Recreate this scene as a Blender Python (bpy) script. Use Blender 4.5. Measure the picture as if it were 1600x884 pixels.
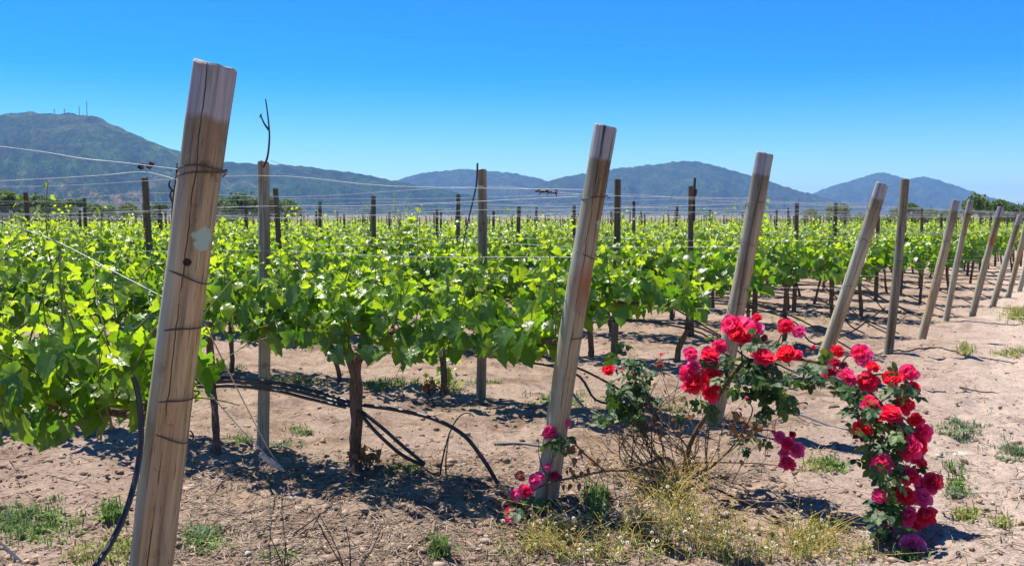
import bpy, math, random
import numpy as np
from mathutils import Matrix, Vector

sc = bpy.context.scene
for o in list(bpy.data.objects):
    bpy.data.objects.remove(o, do_unlink=True)
C = sc.collection

# ------------------------------------------------------------------ camera
CAM_H = 1.55
FOC = 1500.0                      # focal length in pixels of a 1600 px wide frame
PITCH = math.atan(97.0 / 1500.0)
cam = bpy.data.cameras.new('camera')
cam.lens = FOC / 1600 * 36
cam.sensor_width = 36
cam.clip_start = 0.05
cam.clip_end = 40000
camo = bpy.data.objects.new('camera', cam)
C.objects.link(camo)
camo.location = (0, 0, CAM_H)
camo.rotation_euler = (math.pi / 2 - PITCH, 0, 0)
sc.camera = camo

# ------------------------------------------------------------------ sky, sun, exposure
SHADOW = Vector((0.31, -0.31, -1.0)).normalized()      # direction the sunlight travels
EL = math.asin(-SHADOW.z)
AZ = math.atan2(-SHADOW.x, -SHADOW.y)
w = bpy.data.worlds.new('World')
sc.world = w
w.use_nodes = True
nt = w.node_tree
nt.nodes.clear()
sky = nt.nodes.new('ShaderNodeTexSky')
sky.sky_type = 'NISHITA'
sky.sun_disc = False
sky.sun_elevation = EL
sky.sun_rotation = AZ
sky.altitude = 1500
sky.air_density = 1.0
sky.dust_density = 0.0
sky.ozone_density = 3.0
hs = nt.nodes.new('ShaderNodeHueSaturation')
hs.inputs['Hue'].default_value = 0.506
hs.inputs['Saturation'].default_value = 1.68
gm_ = nt.nodes.new('ShaderNodeGamma')
gm_.inputs['Gamma'].default_value = 1.15
bg = nt.nodes.new('ShaderNodeBackground')
bg.inputs['Strength'].default_value = 0.066
wo = nt.nodes.new('ShaderNodeOutputWorld')
nt.links.new(sky.outputs[0], hs.inputs['Color'])
nt.links.new(hs.outputs[0], gm_.inputs['Color'])
nt.links.new(gm_.outputs[0], bg.inputs[0])
nt.links.new(bg.outputs[0], wo.inputs[0])

sl = bpy.data.lights.new('sun', 'SUN')
sl.energy = 4.3
sl.angle = math.radians(0.5)
sl.color = (1.0, 0.95, 0.87)
so = bpy.data.objects.new('sun', sl)
C.objects.link(so)
so.rotation_euler = SHADOW.to_track_quat('-Z', 'Y').to_euler()
so.location = (0, 0, 30)

sc.view_settings.view_transform = 'Standard'
sc.view_settings.look = 'None'
sc.view_settings.exposure = 1.15
sc.view_settings.gamma = 1
sc.view_settings.use_curve_mapping = False

# ------------------------------------------------------------------ helpers
R = np.random.default_rng(7)
UP3 = np.array((0., 0., 1.))
CP, SP = math.cos(PITCH), math.sin(PITCH)


def ray(px, py):
    a = (px - 800) / FOC
    b = (442 - py) / FOC
    return np.array((a, CP + b * SP, -SP + b * CP))


def A(px, py, depth):
    """place at a real distance: the point seen at (px, py), `depth` metres in front"""
    d = ray(px, py)
    return np.array((0, 0, CAM_H)) + d * (depth / d[1])


def G0(px, py):
    d = ray(px, py)
    return np.array((0, 0, CAM_H)) + d * (-CAM_H / d[2])


def proj(p):
    v = np.asarray(p, float) - np.array((0, 0, CAM_H))
    f = v[..., 1] * CP - v[..., 2] * SP
    u = v[..., 1] * SP + v[..., 2] * CP
    return 800 + FOC * v[..., 0] / f, 442 - FOC * u / f, f


def hash2(ix, iy, seed):
    n = (ix.astype(np.int64) * 374761393 + iy.astype(np.int64) * 668265263 + seed * 982451653) & 0x7fffffff
    n = ((n ^ (n >> 13)) * 1274126177) & 0x7fffffff
    n = (n ^ (n >> 16)) & 0xffff
    return n / 65535.0


def vnoise(x, y, seed=0):
    x = np.asarray(x, float); y = np.asarray(y, float)
    ix = np.floor(x); iy = np.floor(y)
    fx = x - ix; fy = y - iy
    fx = fx * fx * (3 - 2 * fx); fy = fy * fy * (3 - 2 * fy)
    a = hash2(ix, iy, seed); b = hash2(ix + 1, iy, seed)
    c = hash2(ix, iy + 1, seed); d = hash2(ix + 1, iy + 1, seed)
    return (a + (b - a) * fx) * (1 - fy) + (c + (d - c) * fx) * fy - 0.5


def fbm(x, y, seed=0, octs=4, gain=0.5):
    s = 0; a = 1.0
    for i in range(octs):
        s = s + a * vnoise(x * 2 ** i, y * 2 ** i, seed + i)
        a *= gain
    return s


def nrm(v):
    v = np.asarray(v, float)
    return v / np.maximum(np.linalg.norm(v, axis=-1, keepdims=True), 1e-9)


class MB:
    """collects vertices and faces of ONE part"""
    def __init__(self):
        self.v = []; self.f = []; self.a = []; self.n = 0; self.m = []

    def add(self, V, F, attr=None, mi=0):
        V = np.asarray(V, float)
        F = np.asarray(F, int)
        self.v.append(V)
        self.f.append(F + self.n)
        self.m.append(np.full(len(F), mi))
        if attr is None:
            attr = np.zeros((len(V), 3))
        attr = np.asarray(attr, float)
        if attr.ndim == 1:
            attr = np.tile(attr, (len(V), 1))
        self.a.append(attr)
        self.n += len(V)

    def mesh(self, name, mats, smooth=True, attr=True):
        me = bpy.data.meshes.new(name)
        V = np.concatenate(self.v)
        me.vertices.add(len(V))
        me.vertices.foreach_set('co', V.astype(np.float32).ravel())
        tot = np.concatenate([np.full(len(f), f.shape[1]) for f in self.f]).astype(np.int32)
        li = np.concatenate([f.ravel() for f in self.f]).astype(np.int32)
        me.loops.add(len(li))
        me.loops.foreach_set('vertex_index', li)
        me.polygons.add(len(tot))
        st = np.concatenate(([0], np.cumsum(tot)[:-1])).astype(np.int32)
        me.polygons.foreach_set('loop_start', st)
        if not isinstance(mats, (list, tuple)):
            mats = [mats]
        for m in mats:
            me.materials.append(m)
        if len(mats) > 1:
            me.polygons.foreach_set('material_index', np.concatenate(self.m).astype(np.int32))
        if smooth:
            me.polygons.foreach_set('use_smooth', np.ones(len(tot), bool))
        if attr:
            at = me.attributes.new('tint', 'FLOAT_COLOR', 'POINT')
            col = np.ones((len(V), 4), np.float32)
            col[:, :3] = np.concatenate(self.a)
            at.data.foreach_set('color', col.ravel())
        me.update()
        me.validate()
        return me

    def obj(self, name, mats, parent=None, smooth=True, attr=True):
        o = bpy.data.objects.new(name, self.mesh(name, mats, smooth, attr))
        C.objects.link(o)
        if parent:
            o.parent = parent
        return o


def tube_geo(P, rad, sides=6, cap=True, wob=0.0, seed=0):
    P = np.asarray(P, float)
    n = len(P)
    rad = np.broadcast_to(np.asarray(rad, float), (n,)).copy()
    T = np.gradient(P, axis=0)
    T = nrm(T)
    ref = np.array((0.13, 0.29, 0.95))
    if abs(np.dot(nrm(P[-1] - P[0]), ref)) > 0.9:
        ref = np.array((0.9, 0.3, 0.1))
    N = nrm(np.cross(T, ref))
    B = np.cross(T, N)
    a = np.arange(sides) / sides * 2 * math.pi
    ring = N[:, None, :] * np.cos(a)[None, :, None] + B[:, None, :] * np.sin(a)[None, :, None]
    rr = rad[:, None] * np.ones((1, sides))
    if wob:
        rr = rr * (1 + wob * (np.random.default_rng(seed).random((n, sides)) - 0.5) * 2)
    V = (P[:, None, :] + ring * rr[..., None]).reshape(-1, 3)
    i = np.arange(n - 1)[:, None] * sides
    j = np.arange(sides)[None, :]
    j2 = (j + 1) % sides
    Q = np.stack([i + j, i + j2, i + sides + j2, i + sides + j], -1).reshape(-1, 4)
    return V, Q


def add_tube(mb, P, rad, sides=6, wob=0.0, seed=0, attr=None, mi=0, caps=True):
    V, Q = tube_geo(P, rad, sides, wob=wob, seed=seed)
    n0 = mb.n
    mb.add(V, Q, attr, mi)
    if caps:
        n = len(V) // sides
        c0 = V[:sides].mean(0); c1 = V[-sides:].mean(0)
        VV = np.concatenate([V[:sides], [c0], V[-sides:], [c1]])
        j = np.arange(sides); j2 = (j + 1) % sides
        F = np.concatenate([np.stack([j2, j, np.full(sides, sides)], -1),
                            np.stack([sides + 1 + j, sides + 1 + j2, np.full(sides, 2 * sides + 1)], -1)])
        mb.add(VV, F, attr, mi)


def smooth_path(pts, n=24):
    """Catmull-Rom through pts"""
    P = np.asarray(pts, float)
    P = np.concatenate([[2 * P[0] - P[1]], P, [2 * P[-1] - P[-2]]])
    out = []
    segs = len(P) - 3
    per = max(2, n // segs)
    for i in range(segs):
        p0, p1, p2, p3 = P[i:i + 4]
        t = np.linspace(0, 1, per, endpoint=False)[:, None]
        out.append(0.5 * (2 * p1 + (p2 - p0) * t + (2 * p0 - 5 * p1 + 4 * p2 - p3) * t ** 2 + (3 * p1 - p0 - 3 * p2 + p3) * t ** 3))
    out.append(P[-2][None])
    return np.concatenate(out)


def empty(name, loc, rz=0.0):
    o = bpy.data.objects.new(name, None)
    o.empty_display_size = 0.1
    C.objects.link(o)
    o.location = Vector([float(t) for t in loc])
    o.rotation_euler = (0, 0, rz)
    return o


def tag(o, label=None, cat=None, group=None, kind=None):
    if label: o['label'] = label
    if cat: o['category'] = cat
    if group: o['group'] = group
    if kind: o['kind'] = kind
    return o


ORD = ['front', 'second', 'third', 'fourth', 'fifth', 'sixth', 'seventh', 'eighth', 'ninth', 'tenth', 'eleventh', 'twelfth']
ORN = ['first'] + ORD[1:] + ['thirteenth', 'fourteenth', 'fifteenth', 'sixteenth', 'seventeenth', 'eighteenth', 'nineteenth', 'twentieth'] + \
    ['twenty-first', 'twenty-second', 'twenty-third', 'twenty-fourth', 'twenty-fifth', 'twenty-sixth', 'twenty-seventh', 'twenty-eighth', 'twenty-ninth', 'thirtieth'] + \
    ['thirty-first', 'thirty-second', 'thirty-third', 'thirty-fourth', 'thirty-fifth', 'thirty-sixth', 'thirty-seventh', 'thirty-eighth', 'thirty-ninth', 'fortieth'] + \
    ['forty-first', 'forty-second', 'forty-third', 'forty-fourth', 'forty-fifth', 'forty-sixth', 'forty-seventh', 'forty-eighth', 'forty-ninth', 'fiftieth']


# ------------------------------------------------------------------ material helpers
class NT:
    def __init__(self, name):
        self.m = bpy.data.materials.new(name)
        self.m.use_nodes = True
        self.t = self.m.node_tree
        self.t.nodes.clear()
        self.out = self.t.nodes.new('ShaderNodeOutputMaterial')

    def n(self, typ, **kw):
        x = self.t.nodes.new(typ)
        for k, v in kw.items():
            if k.startswith('i_'):
                key = k[2:]
                key = int(key) if key.isdigit() else key.replace('_', ' ')
                if isinstance(v, bpy.types.NodeSocket):
                    self.t.links.new(v, x.inputs[key])
                else:
                    x.inputs[key].default_value = v
            else:
                setattr(x, k, v)
        return x

    def noise(self, vec, scale, detail=4, rough=0.55, dist=0.0):
        x = self.n('ShaderNodeTexNoise', i_Scale=scale, i_Detail=detail, i_Roughness=rough, i_Distortion=dist)
        if vec is not None:
            self.t.links.new(vec, x.inputs['Vector'])
        return x.outputs['Fac']

    def mapping(self, vec, scale=(1, 1, 1), loc=(0, 0, 0)):
        x = self.n('ShaderNodeMapping', i_Scale=scale, i_Location=loc)
        self.t.links.new(vec, x.inputs['Vector'])
        return x.outputs[0]

    def ramp(self, fac, stops, interp='LINEAR'):
        x = self.n('ShaderNodeValToRGB')
        x.color_ramp.interpolation = interp
        e = x.color_ramp.elements
        while len(e) < len(stops):
            e.new(0.5)
        for i, (p, c) in enumerate(stops):
            e[i].position = p
            if not isinstance(c, (tuple, list)):
                c = (c, c, c)
            e[i].color = (*c, 1)
        self.t.links.new(fac, x.inputs[0])
        return x.outputs[0]

    def mix(self, fac, a, b, blend='MIX'):
        x = self.n('ShaderNodeMix', data_type='RGBA', blend_type=blend)
        for s, v in ((x.inputs[0], fac), (x.inputs[6], a), (x.inputs[7], b)):
            if isinstance(v, bpy.types.NodeSocket):
                self.t.links.new(v, s)
            else:
                s.default_value = (*v, 1) if isinstance(v, (tuple, list)) else v
        return x.outputs[2]

    def math(self, op, a, b=None, c=None, clamp=False):
        x = self.n('ShaderNodeMath', operation=op, use_clamp=clamp)
        for i, v in enumerate((a, b, c)):
            if v is None: continue
            if isinstance(v, bpy.types.NodeSocket):
                self.t.links.new(v, x.inputs[i])
            else:
                x.inputs[i].default_value = v
        return x.outputs[0]

    def mr(self, v, a, b, c=0.0, d=1.0):
        x = self.n('ShaderNodeMapRange', i_1=a, i_2=b, i_3=c, i_4=d)
        self.t.links.new(v, x.inputs[0])
        return x.outputs[0]

    def bump(self, h, strength=0.5, dist=0.01):
        x = self.n('ShaderNodeBump', i_Strength=strength, i_Distance=dist)
        self.t.links.new(h, x.inputs['Height'])
        return x.outputs[0]

    def bsdf(self, color, rough=0.8, spec=0.3, normal=None, metal=0.0):
        b = self.n('ShaderNodeBsdfPrincipled')
        for k, v in (('Base Color', color), ('Roughness', rough), ('Specular IOR Level', spec), ('Metallic', metal)):
            if isinstance(v, bpy.types.NodeSocket):
                self.t.links.new(v, b.inputs[k])
            else:
                b.inputs[k].default_value = (*v, 1) if isinstance(v, (tuple, list)) else v
        if normal is not None:
            self.t.links.new(normal, b.inputs['Normal'])
        return b.outputs[0]

    def done(self, sh, disp=None):
        self.t.links.new(sh, self.out.inputs['Surface'])
        return self.m

    def obj(self):
        return self.n('ShaderNodeTexCoord').outputs['Object']

    def pos(self):
        return self.n('ShaderNodeNewGeometry').outputs['Position']

    def tint(self):
        a = self.n('ShaderNodeAttribute', attribute_name='tint')
        s = self.n('ShaderNodeSeparateColor')
        self.t.links.new(a.outputs['Color'], s.inputs[0])
        return s.outputs[0], s.outputs[1], s.outputs[2]

    def rnd(self):
        return self.n('ShaderNodeObjectInfo').outputs['Random']


def mat_soil():
    k = NT('soil')
    p = k.pos()
    big = k.noise(p, 0.55, 5, 0.6)
    mid = k.noise(p, 3.2, 6, 0.62)
    fine = k.noise(p, 24.0, 6, 0.7)
    gr = k.noise(p, 110.0, 3, 0.7)
    c = k.ramp(mid, [(0.28, (0.180, 0.124, 0.082)), (0.52, (0.335, 0.244, 0.170)), (0.78, (0.48, 0.37, 0.268))])
    c = k.mix(k.mr(big, 0.35, 0.7), c, (0.42, 0.312, 0.248))
    sy = k.n('ShaderNodeSeparateXYZ'); k.t.links.new(p, sy.inputs[0])
    c = k.mix(k.mr(sy.outputs[1], 96.0, 104.0), c, k.ramp(k.noise(p, 0.08, 4), [(0.35, (0.13, 0.13, 0.06)), (0.65, (0.23, 0.19, 0.10))]))
    pt = k.noise(p, 1.7, 5, 0.65, 0.8)
    c = k.mix(k.mr(pt, 0.50, 0.64), c, k.mix(1.0, c, (0.62, 0.57, 0.54), 'MULTIPLY'))
    dt = k.n('ShaderNodeVectorMath', operation='DOT_PRODUCT'); k.t.links.new(p, dt.inputs[0]); dt.inputs[1].default_value = (-0.8768, 0.4809, 0)
    lane = k.mr(k.math('ADD', dt.outputs['Value'], k.math('MULTIPLY', k.math('SUBTRACT', big, 0.5), 2.2)), 1.6, 0.2)      # compacted pale lane past the row ends
    c = k.mix(k.math('MULTIPLY', lane, k.mr(mid, 0.30, 0.55, 0.35, 0.9)), c, (0.56, 0.445, 0.355))
    c2 = k.ramp(fine, [(0.3, (0.52, 0.48, 0.46)), (0.5, (0.95, 0.95, 0.95)), (0.72, (1.25, 1.22, 1.18))])
    c = k.mix(0.75, c, c2, 'MULTIPLY')
    c3 = k.ramp(gr, [(0.32, (0.55, 0.52, 0.5)), (0.5, (1, 1, 1)), (0.7, (1.2, 1.2, 1.2))])
    c = k.mix(0.5, c, c3, 'MULTIPLY')
    h = k.math('ADD', k.math('MULTIPLY', fine, 0.7), k.math('MULTIPLY', gr, 0.25))
    return k.done(k.bsdf(c, 0.95, 0.1, k.bump(h, 1.0, 0.05)))


def mat_post(name, top=True, dark=1.0, mint=None, knot=None, ruddy=None, crack=True, grey=0.42):
    """tint.r = metres below the cut top; object space: -Y faces the camera"""
    k = NT(name)
    o = k.obj()
    r = k.rnd()
    off = k.n('ShaderNodeCombineXYZ')
    k.t.links.new(k.math('MULTIPLY', r, 37.0), off.inputs[2])
    va = k.n('ShaderNodeVectorMath', operation='ADD')
    k.t.links.new(o, va.inputs[0]); k.t.links.new(off.outputs[0], va.inputs[1])
    v = va.outputs[0]
    d = dark
    grain = k.noise(k.mapping(v, (42, 42, 1.6)), 1.0, 6, 0.65, 0.3)
    broad = k.noise(k.mapping(v, (9, 9, 1.1)), 1.0, 4, 0.6, 0.6)
    c = k.ramp(grain, [(0.25, (0.115 * d, 0.076 * d, 0.034 * d)), (0.5, (0.315 * d, 0.216 * d, 0.097 * d)), (0.75, (0.44 * d, 0.32 * d, 0.155 * d))])
    c = k.mix(k.mr(broad, 0.40, 0.66), c, k.mix(1.0, c, (0.98, 0.74, 0.52), 'MULTIPLY'))
    gl = k.ramp(grain, [(0.25, (0.095 * d, 0.09 * d, 0.068 * d)), (0.5, (0.245 * d, 0.236 * d, 0.178 * d)), (0.75, (0.345 * d, 0.335 * d, 0.262 * d))])
    c = k.mix(k.math('MULTIPLY', k.mr(k.noise(k.mapping(v, (7, 7, 1.4)), 1.0, 4, 0.6, 0.4), 0.28, 0.68, 0.35, 1.65), grey, clamp=True), c, gl)
    streak = k.noise(k.mapping(v, (26, 26, 0.7)), 1.0, 3, 0.5, 0.2)
    c = k.mix(k.mr(streak, 0.56, 0.70), c, k.mix(1.0, c, (0.50, 0.46, 0.44), 'MULTIPLY'))
    fine = k.noise(k.mapping(v, (150, 150, 6)), 1.0, 3, 0.6)
    c = k.mix(k.mr(fine, 0.60, 0.66), c, k.mix(1.0, c, (0.40, 0.36, 0.34), 'MULTIPLY'))
    spot = k.noise(v, 14.0, 4, 0.6)
    c = k.mix(k.mr(spot, 0.60, 0.72), c, k.mix(1.0, c, (0.55, 0.49, 0.44), 'MULTIPLY'))
    sep = k.n('ShaderNodeSeparateXYZ'); k.t.links.new(o, sep.inputs[0])
    x, y, z = sep.outputs
    # grey-green left flank, its sunlit paleness painted into the wood colour
    gm = k.math('MULTIPLY', k.mr(k.math('ADD', x, k.math('MULTIPLY', k.math('SUBTRACT', broad, 0.5), 0.10)), -0.015, -0.055), 0.75)
    c = k.mix(gm, c, (0.30 * d, 0.31 * d, 0.24 * d))
    t0, _, _ = k.tint()
    if top:
        edge = k.math('ADD', k.math('ADD', t0, k.math('MULTIPLY', k.math('SUBTRACT', r, 0.5), 0.05)), k.math('MULTIPLY', k.math('SUBTRACT', k.noise(k.mapping(v, (30, 30, 4)), 1.0, 3), 0.5), 0.05))
        pale = k.math('MULTIPLY', k.mr(edge, 0.158, 0.138), k.mr(k.noise(k.mapping(v, (16, 16, 5)), 1.0, 4), 0.30, 0.52, 0.45, 1.0))
        under = k.math('MULTIPLY', k.mr(k.math('ADD', edge, k.math('MULTIPLY', k.math('SUBTRACT', broad, 0.5), 0.5)), 0.60, 0.18), 0.85)
        c = k.mix(under, c, k.mix(1.0, c, (0.40, 0.39, 0.40), 'MULTIPLY'))
        pc = k.ramp(grain, [(0.34, (0.06, 0.055, 0.055)), (0.47, (0.27, 0.262, 0.27)), (0.8, (0.42, 0.405, 0.41))])
        c = k.mix(pale, c, pc)
    h = grain
    if crack:
        wob = k.math('MULTIPLY', k.math('SUBTRACT', k.noise(k.mapping(v, (0.0, 0.0, 5.0)), 1.0, 4, 0.6), 0.5), 0.030)
        dx = k.math('ABSOLUTE', k.math('SUBTRACT', k.math('ADD', x, wob), k.math('MULTIPLY', k.math('SUBTRACT', r, 0.5), 0.03)))
        cm = k.mr(dx, 0.0022, 0.0007)
        cm = k.math('MULTIPLY', cm, k.math('LESS_THAN', y, 0.0))
        cm = k.math('MULTIPLY', cm, k.math('MULTIPLY', k.mr(k.noise(k.mapping(v, (0, 0, 2.6)), 1.0, 3), 0.42, 0.50), 0.95))
        c = k.mix(cm, c, (0.018, 0.012, 0.009))
        h = k.math('SUBTRACT', h, k.math('MULTIPLY', cm, 1.5))
    def blot(cen, rad, col, col_fac=1.0, nz=0.02, sc_=60):
        nonlocal c
        dd = k.n('ShaderNodeVectorMath', operation='DISTANCE'); dd.inputs[1].default_value = cen
        k.t.links.new(o, dd.inputs[0])
        q = k.math('ADD', dd.outputs['Value'], k.math('MULTIPLY', k.math('SUBTRACT', k.noise(o, sc_, 4), 0.5), nz))
        c = k.mix(k.math('MULTIPLY', k.mr(q, rad, rad * (0.4 if nz > .1 else 0.86)), col_fac), c, col)
    if mint: blot(mint[0], mint[1], (0.30, 0.44, 0.35), 0.85, 0.06)
    if knot: blot(knot[0], knot[1], (0.03, 0.018, 0.012), 1.0, 0.006)
    if ruddy: blot(ruddy[0], ruddy[1], (0.30, 0.11, 0.045), 0.9, 0.12, 9)
    return k.done(k.bsdf(c, 0.85, 0.2, k.bump(h, 0.6, 0.006)))


def mat_bark(name='bark', a=(0.05, 0.032, 0.024), b=(0.17, 0.11, 0.078), c_=(0.27, 0.19, 0.14)):
    k = NT(name)
    v = k.obj()
    n = k.noise(k.mapping(v, (70, 70, 14)), 1.0, 5, 0.65, 0.8)
    c = k.ramp(n, [(0.3, a), (0.55, b), (0.8, c_)])
    return k.done(k.bsdf(c, 0.9, 0.15, k.bump(n, 0.9, 0.012)))


def mat_leaf(name, old=(0.040, 0.112, 0.018), young=(0.17, 0.285, 0.014), t_old=(0.12, 0.32, 0.010), t_young=(0.54, 0.70, 0.018), trans=0.56, rough=0.31, spec=0.75):
    """tint.r = youth of the leaf, tint.g = random, tint.b = distance from midrib"""
    k = NT(name)
    a, g, b = k.tint()
    rr = k.math('FRACT', k.math('ADD', g, k.rnd()))
    yf = k.math('ADD', a, k.math('MULTIPLY', k.math('SUBTRACT', rr, 0.5), 0.35), clamp=True)
    c = k.mix(yf, old, young)
    t = k.mix(yf, t_old, t_young)
    vn = k.noise(k.pos(), 55.0, 3, 0.6)
    br = k.mr(vn, 0.3, 0.7, 0.75, 1.2)
    c = k.mix(1.0, c, k.n('ShaderNodeCombineColor', i_0=br, i_1=br, i_2=br).outputs[0], 'MULTIPLY')
    vein = k.math('MULTIPLY', b, 0.45)
    c = k.mix(vein, c, (0.20, 0.30, 0.08))
    nb = k.bump(vn, 0.35, 0.012)
    bs = k.bsdf(c, rough, spec, nb)
    tr = k.n('ShaderNodeBsdfTranslucent'); k.t.links.new(t, tr.inputs[0])
    ms = k.n('ShaderNodeMixShader', i_0=trans)
    k.t.links.new(bs, ms.inputs[1]); k.t.links.new(tr.outputs[0], ms.inputs[2])
    return k.done(ms.outputs[0])


def mat_petal(name):
    k = NT(name)
    a, g, b = k.tint()          # g: hue family baked on the shared mesh, b: outwardness along the petal
    rr = k.math('MINIMUM', k.math('ADD', k.math('MULTIPLY', k.rnd(), 0.16), g), 1.0)
    c = k.ramp(rr, [(0.0, (0.93, 0.006, 0.016)), (0.16, (0.95, 0.010, 0.05)), (0.27, (0.96, 0.035, 0.19)), (0.45, (0.96, 0.08, 0.36)), (0.66, (0.96, 0.22, 0.50)), (0.80, (0.78, 0.010, 0.05)), (0.95, (0.62, 0.020, 0.14)), (1.0, (0.42, 0.20, 0.11))])
    c = k.mix(k.math('MULTIPLY', b, 0.20), c, (0.98, 0.30, 0.48))
    bs = k.bsdf(c, 0.55, 0.25)
    tr = k.n('ShaderNodeBsdfTranslucent'); k.t.links.new(c, tr.inputs[0])
    ms = k.n('ShaderNodeMixShader', i_0=0.5)
    k.t.links.new(bs, ms.inputs[1]); k.t.links.new(tr.outputs[0], ms.inputs[2])
    return k.done(ms.outputs[0])


def mat_plain(name, col, rough=0.6, spec=0.3, metal=0.0, var=0.25, scale=20.0, trans=0.0):
    k = NT(name)
    n = k.noise(k.pos(), scale, 4, 0.6)
    lo = tuple(x * (1 - var) for x in col); hi = tuple(x * (1 + var) for x in col)
    c = k.ramp(n, [(0.3, lo), (0.7, hi)])
    bs = k.bsdf(c, rough, spec, None, metal)
    if trans:
        tr = k.n('ShaderNodeBsdfTranslucent'); k.t.links.new(c, tr.inputs[0])
        ms = k.n('ShaderNodeMixShader', i_0=trans)
        k.t.links.new(bs, ms.inputs[1]); k.t.links.new(tr.outputs[0], ms.inputs[2])
        bs = ms.outputs[0]
    return k.done(bs)


def mat_tinted(name, rough=0.8, spec=0.2, trans=0.0, var=0.3):
    """colour straight from the tint attribute (own colour of each little piece)"""
    k = NT(name)
    a = k.n('ShaderNodeAttribute', attribute_name='tint').outputs['Color']
    n = k.noise(k.pos(), 60.0, 2)
    br = k.mr(n, 0.3, 0.7, 1 - var, 1 + var)
    c = k.mix(1.0, a, k.n('ShaderNodeCombineColor', i_0=br, i_1=br, i_2=br).outputs[0], 'MULTIPLY')
    bs = k.bsdf(c, rough, spec)
    if trans:
        tr = k.n('ShaderNodeBsdfTranslucent'); k.t.links.new(c, tr.inputs[0])
        ms = k.n('ShaderNodeMixShader', i_0=trans)
        k.t.links.new(bs, ms.inputs[1]); k.t.links.new(tr.outputs[0], ms.inputs[2])
        bs = ms.outputs[0]
    return k.done(bs)


def mat_hill(name, veg, veg2, soil, soil_amt, top):
    k = NT(name)
    p = k.pos()
    n1 = k.noise(p, 0.0045, 6, 0.65)
    n2 = k.noise(p, 0.03, 6, 0.7)
    n3 = k.noise(p, 0.11, 4, 0.7)
    c = k.ramp(n2, [(0.35, veg), (0.65, veg2)])
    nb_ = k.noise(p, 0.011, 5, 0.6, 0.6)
    c = k.mix(0.9, c, k.ramp(nb_, [(0.38, (0.30, 0.40, 0.38)), (0.62, (1.55, 1.45, 1.28))]), 'MULTIPLY')  # broad dark and light scrub patches, painted to stand in for relief shading
    z = k.n('ShaderNodeSeparateXYZ'); k.t.links.new(p, z.inputs[0])
    low = k.mr(z.outputs[2], top, top * 0.25, 0.12, 1.0)
    m = k.math('MULTIPLY', k.math('MULTIPLY', low, soil_amt), k.mr(k.math('ADD', k.math('MULTIPLY', n1, 0.6), k.math('MULTIPLY', n2, 0.5)), 0.53, 0.62))
    c = k.mix(m, c, soil)
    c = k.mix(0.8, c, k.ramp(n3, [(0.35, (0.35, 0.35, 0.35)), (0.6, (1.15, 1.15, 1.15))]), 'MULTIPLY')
    h = k.math('ADD', k.math('MULTIPLY', n2, 55.0), k.math('MULTIPLY', n3, 16.0))
    return k.done(k.bsdf(c, 0.95, 0.05, k.bump(h, 1.0, 1.0)))


M = {}
M['soil'] = mat_soil()
M['leaf'] = mat_leaf('vine_leaf')
M['rose_leaf'] = mat_leaf('rose_leaf', old=(0.024, 0.066, 0.020), young=(0.08, 0.15, 0.025), t_old=(0.05, 0.13, 0.012), t_young=(0.2, 0.32, 0.02), trans=0.3, rough=0.5, spec=0.4)
M['tree_leaf'] = mat_leaf('tree_leaf', old=(0.035, 0.075, 0.018), young=(0.16, 0.22, 0.04), t_old=(0.10, 0.18, 0.02), t_young=(0.30, 0.38, 0.04), trans=0.25, rough=0.6, spec=0.25)
M['bark'] = mat_bark()
M['shoot'] = mat_plain('green_shoot', (0.14, 0.15, 0.045), 0.6, 0.3)
M['line_post'] = mat_post('line_post_wood', top=False, dark=0.95, crack=True, grey=.6)
M['far_post'] = mat_post('backlit_post_wood', top=False, dark=0.5, crack=False)  # far posts: their backlit darkness is put into the wood colour
M['wire'] = mat_plain('galvanised_wire', (0.42, 0.42, 0.44), 0.5, 0.5, 0.4, 0.2)
M['rust_wire'] = mat_plain('dull_wire', (0.10, 0.075, 0.06), 0.6, 0.4, 0.4)
M['hose'] = mat_plain('black_hose', (0.022, 0.021, 0.022), 0.42, 0.5, 0.0, 0.3)
M['hose_old'] = mat_plain('grey_hose', (0.13, 0.125, 0.13), 0.5, 0.4, 0.0, 0.3)
M['cane'] = mat_bark('rose_cane', (0.07, 0.048, 0.03), (0.18, 0.125, 0.075), (0.28, 0.21, 0.14))
M['dry'] = mat_bark('dry_cane', (0.10, 0.075, 0.055), (0.24, 0.185, 0.14), (0.40, 0.33, 0.26))
M['darkcane'] = mat_bark('dark_dry_cane', (0.03, 0.02, 0.016), (0.085, 0.058, 0.042), (0.15, 0.11, 0.08))
M['petal'] = mat_petal('rose_petal')
M['bits'] = mat_tinted('small_plant_bits', trans=0.3)
M['clods'] = mat_tinted('clods', rough=0.95, spec=0.08)
M['stone'] = mat_plain('pale_stone', (0.42, 0.36, 0.30), 0.85, 0.2, 0, 0.25, 30)
M['strap'] = mat_plain('anchor_strap', (0.42, 0.43, 0.45), 0.5, 0.4, 0.3)
M['mast'] = mat_plain('mast_steel', (0.25, 0.25, 0.26), 0.6, 0.3, 0.3)

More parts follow.
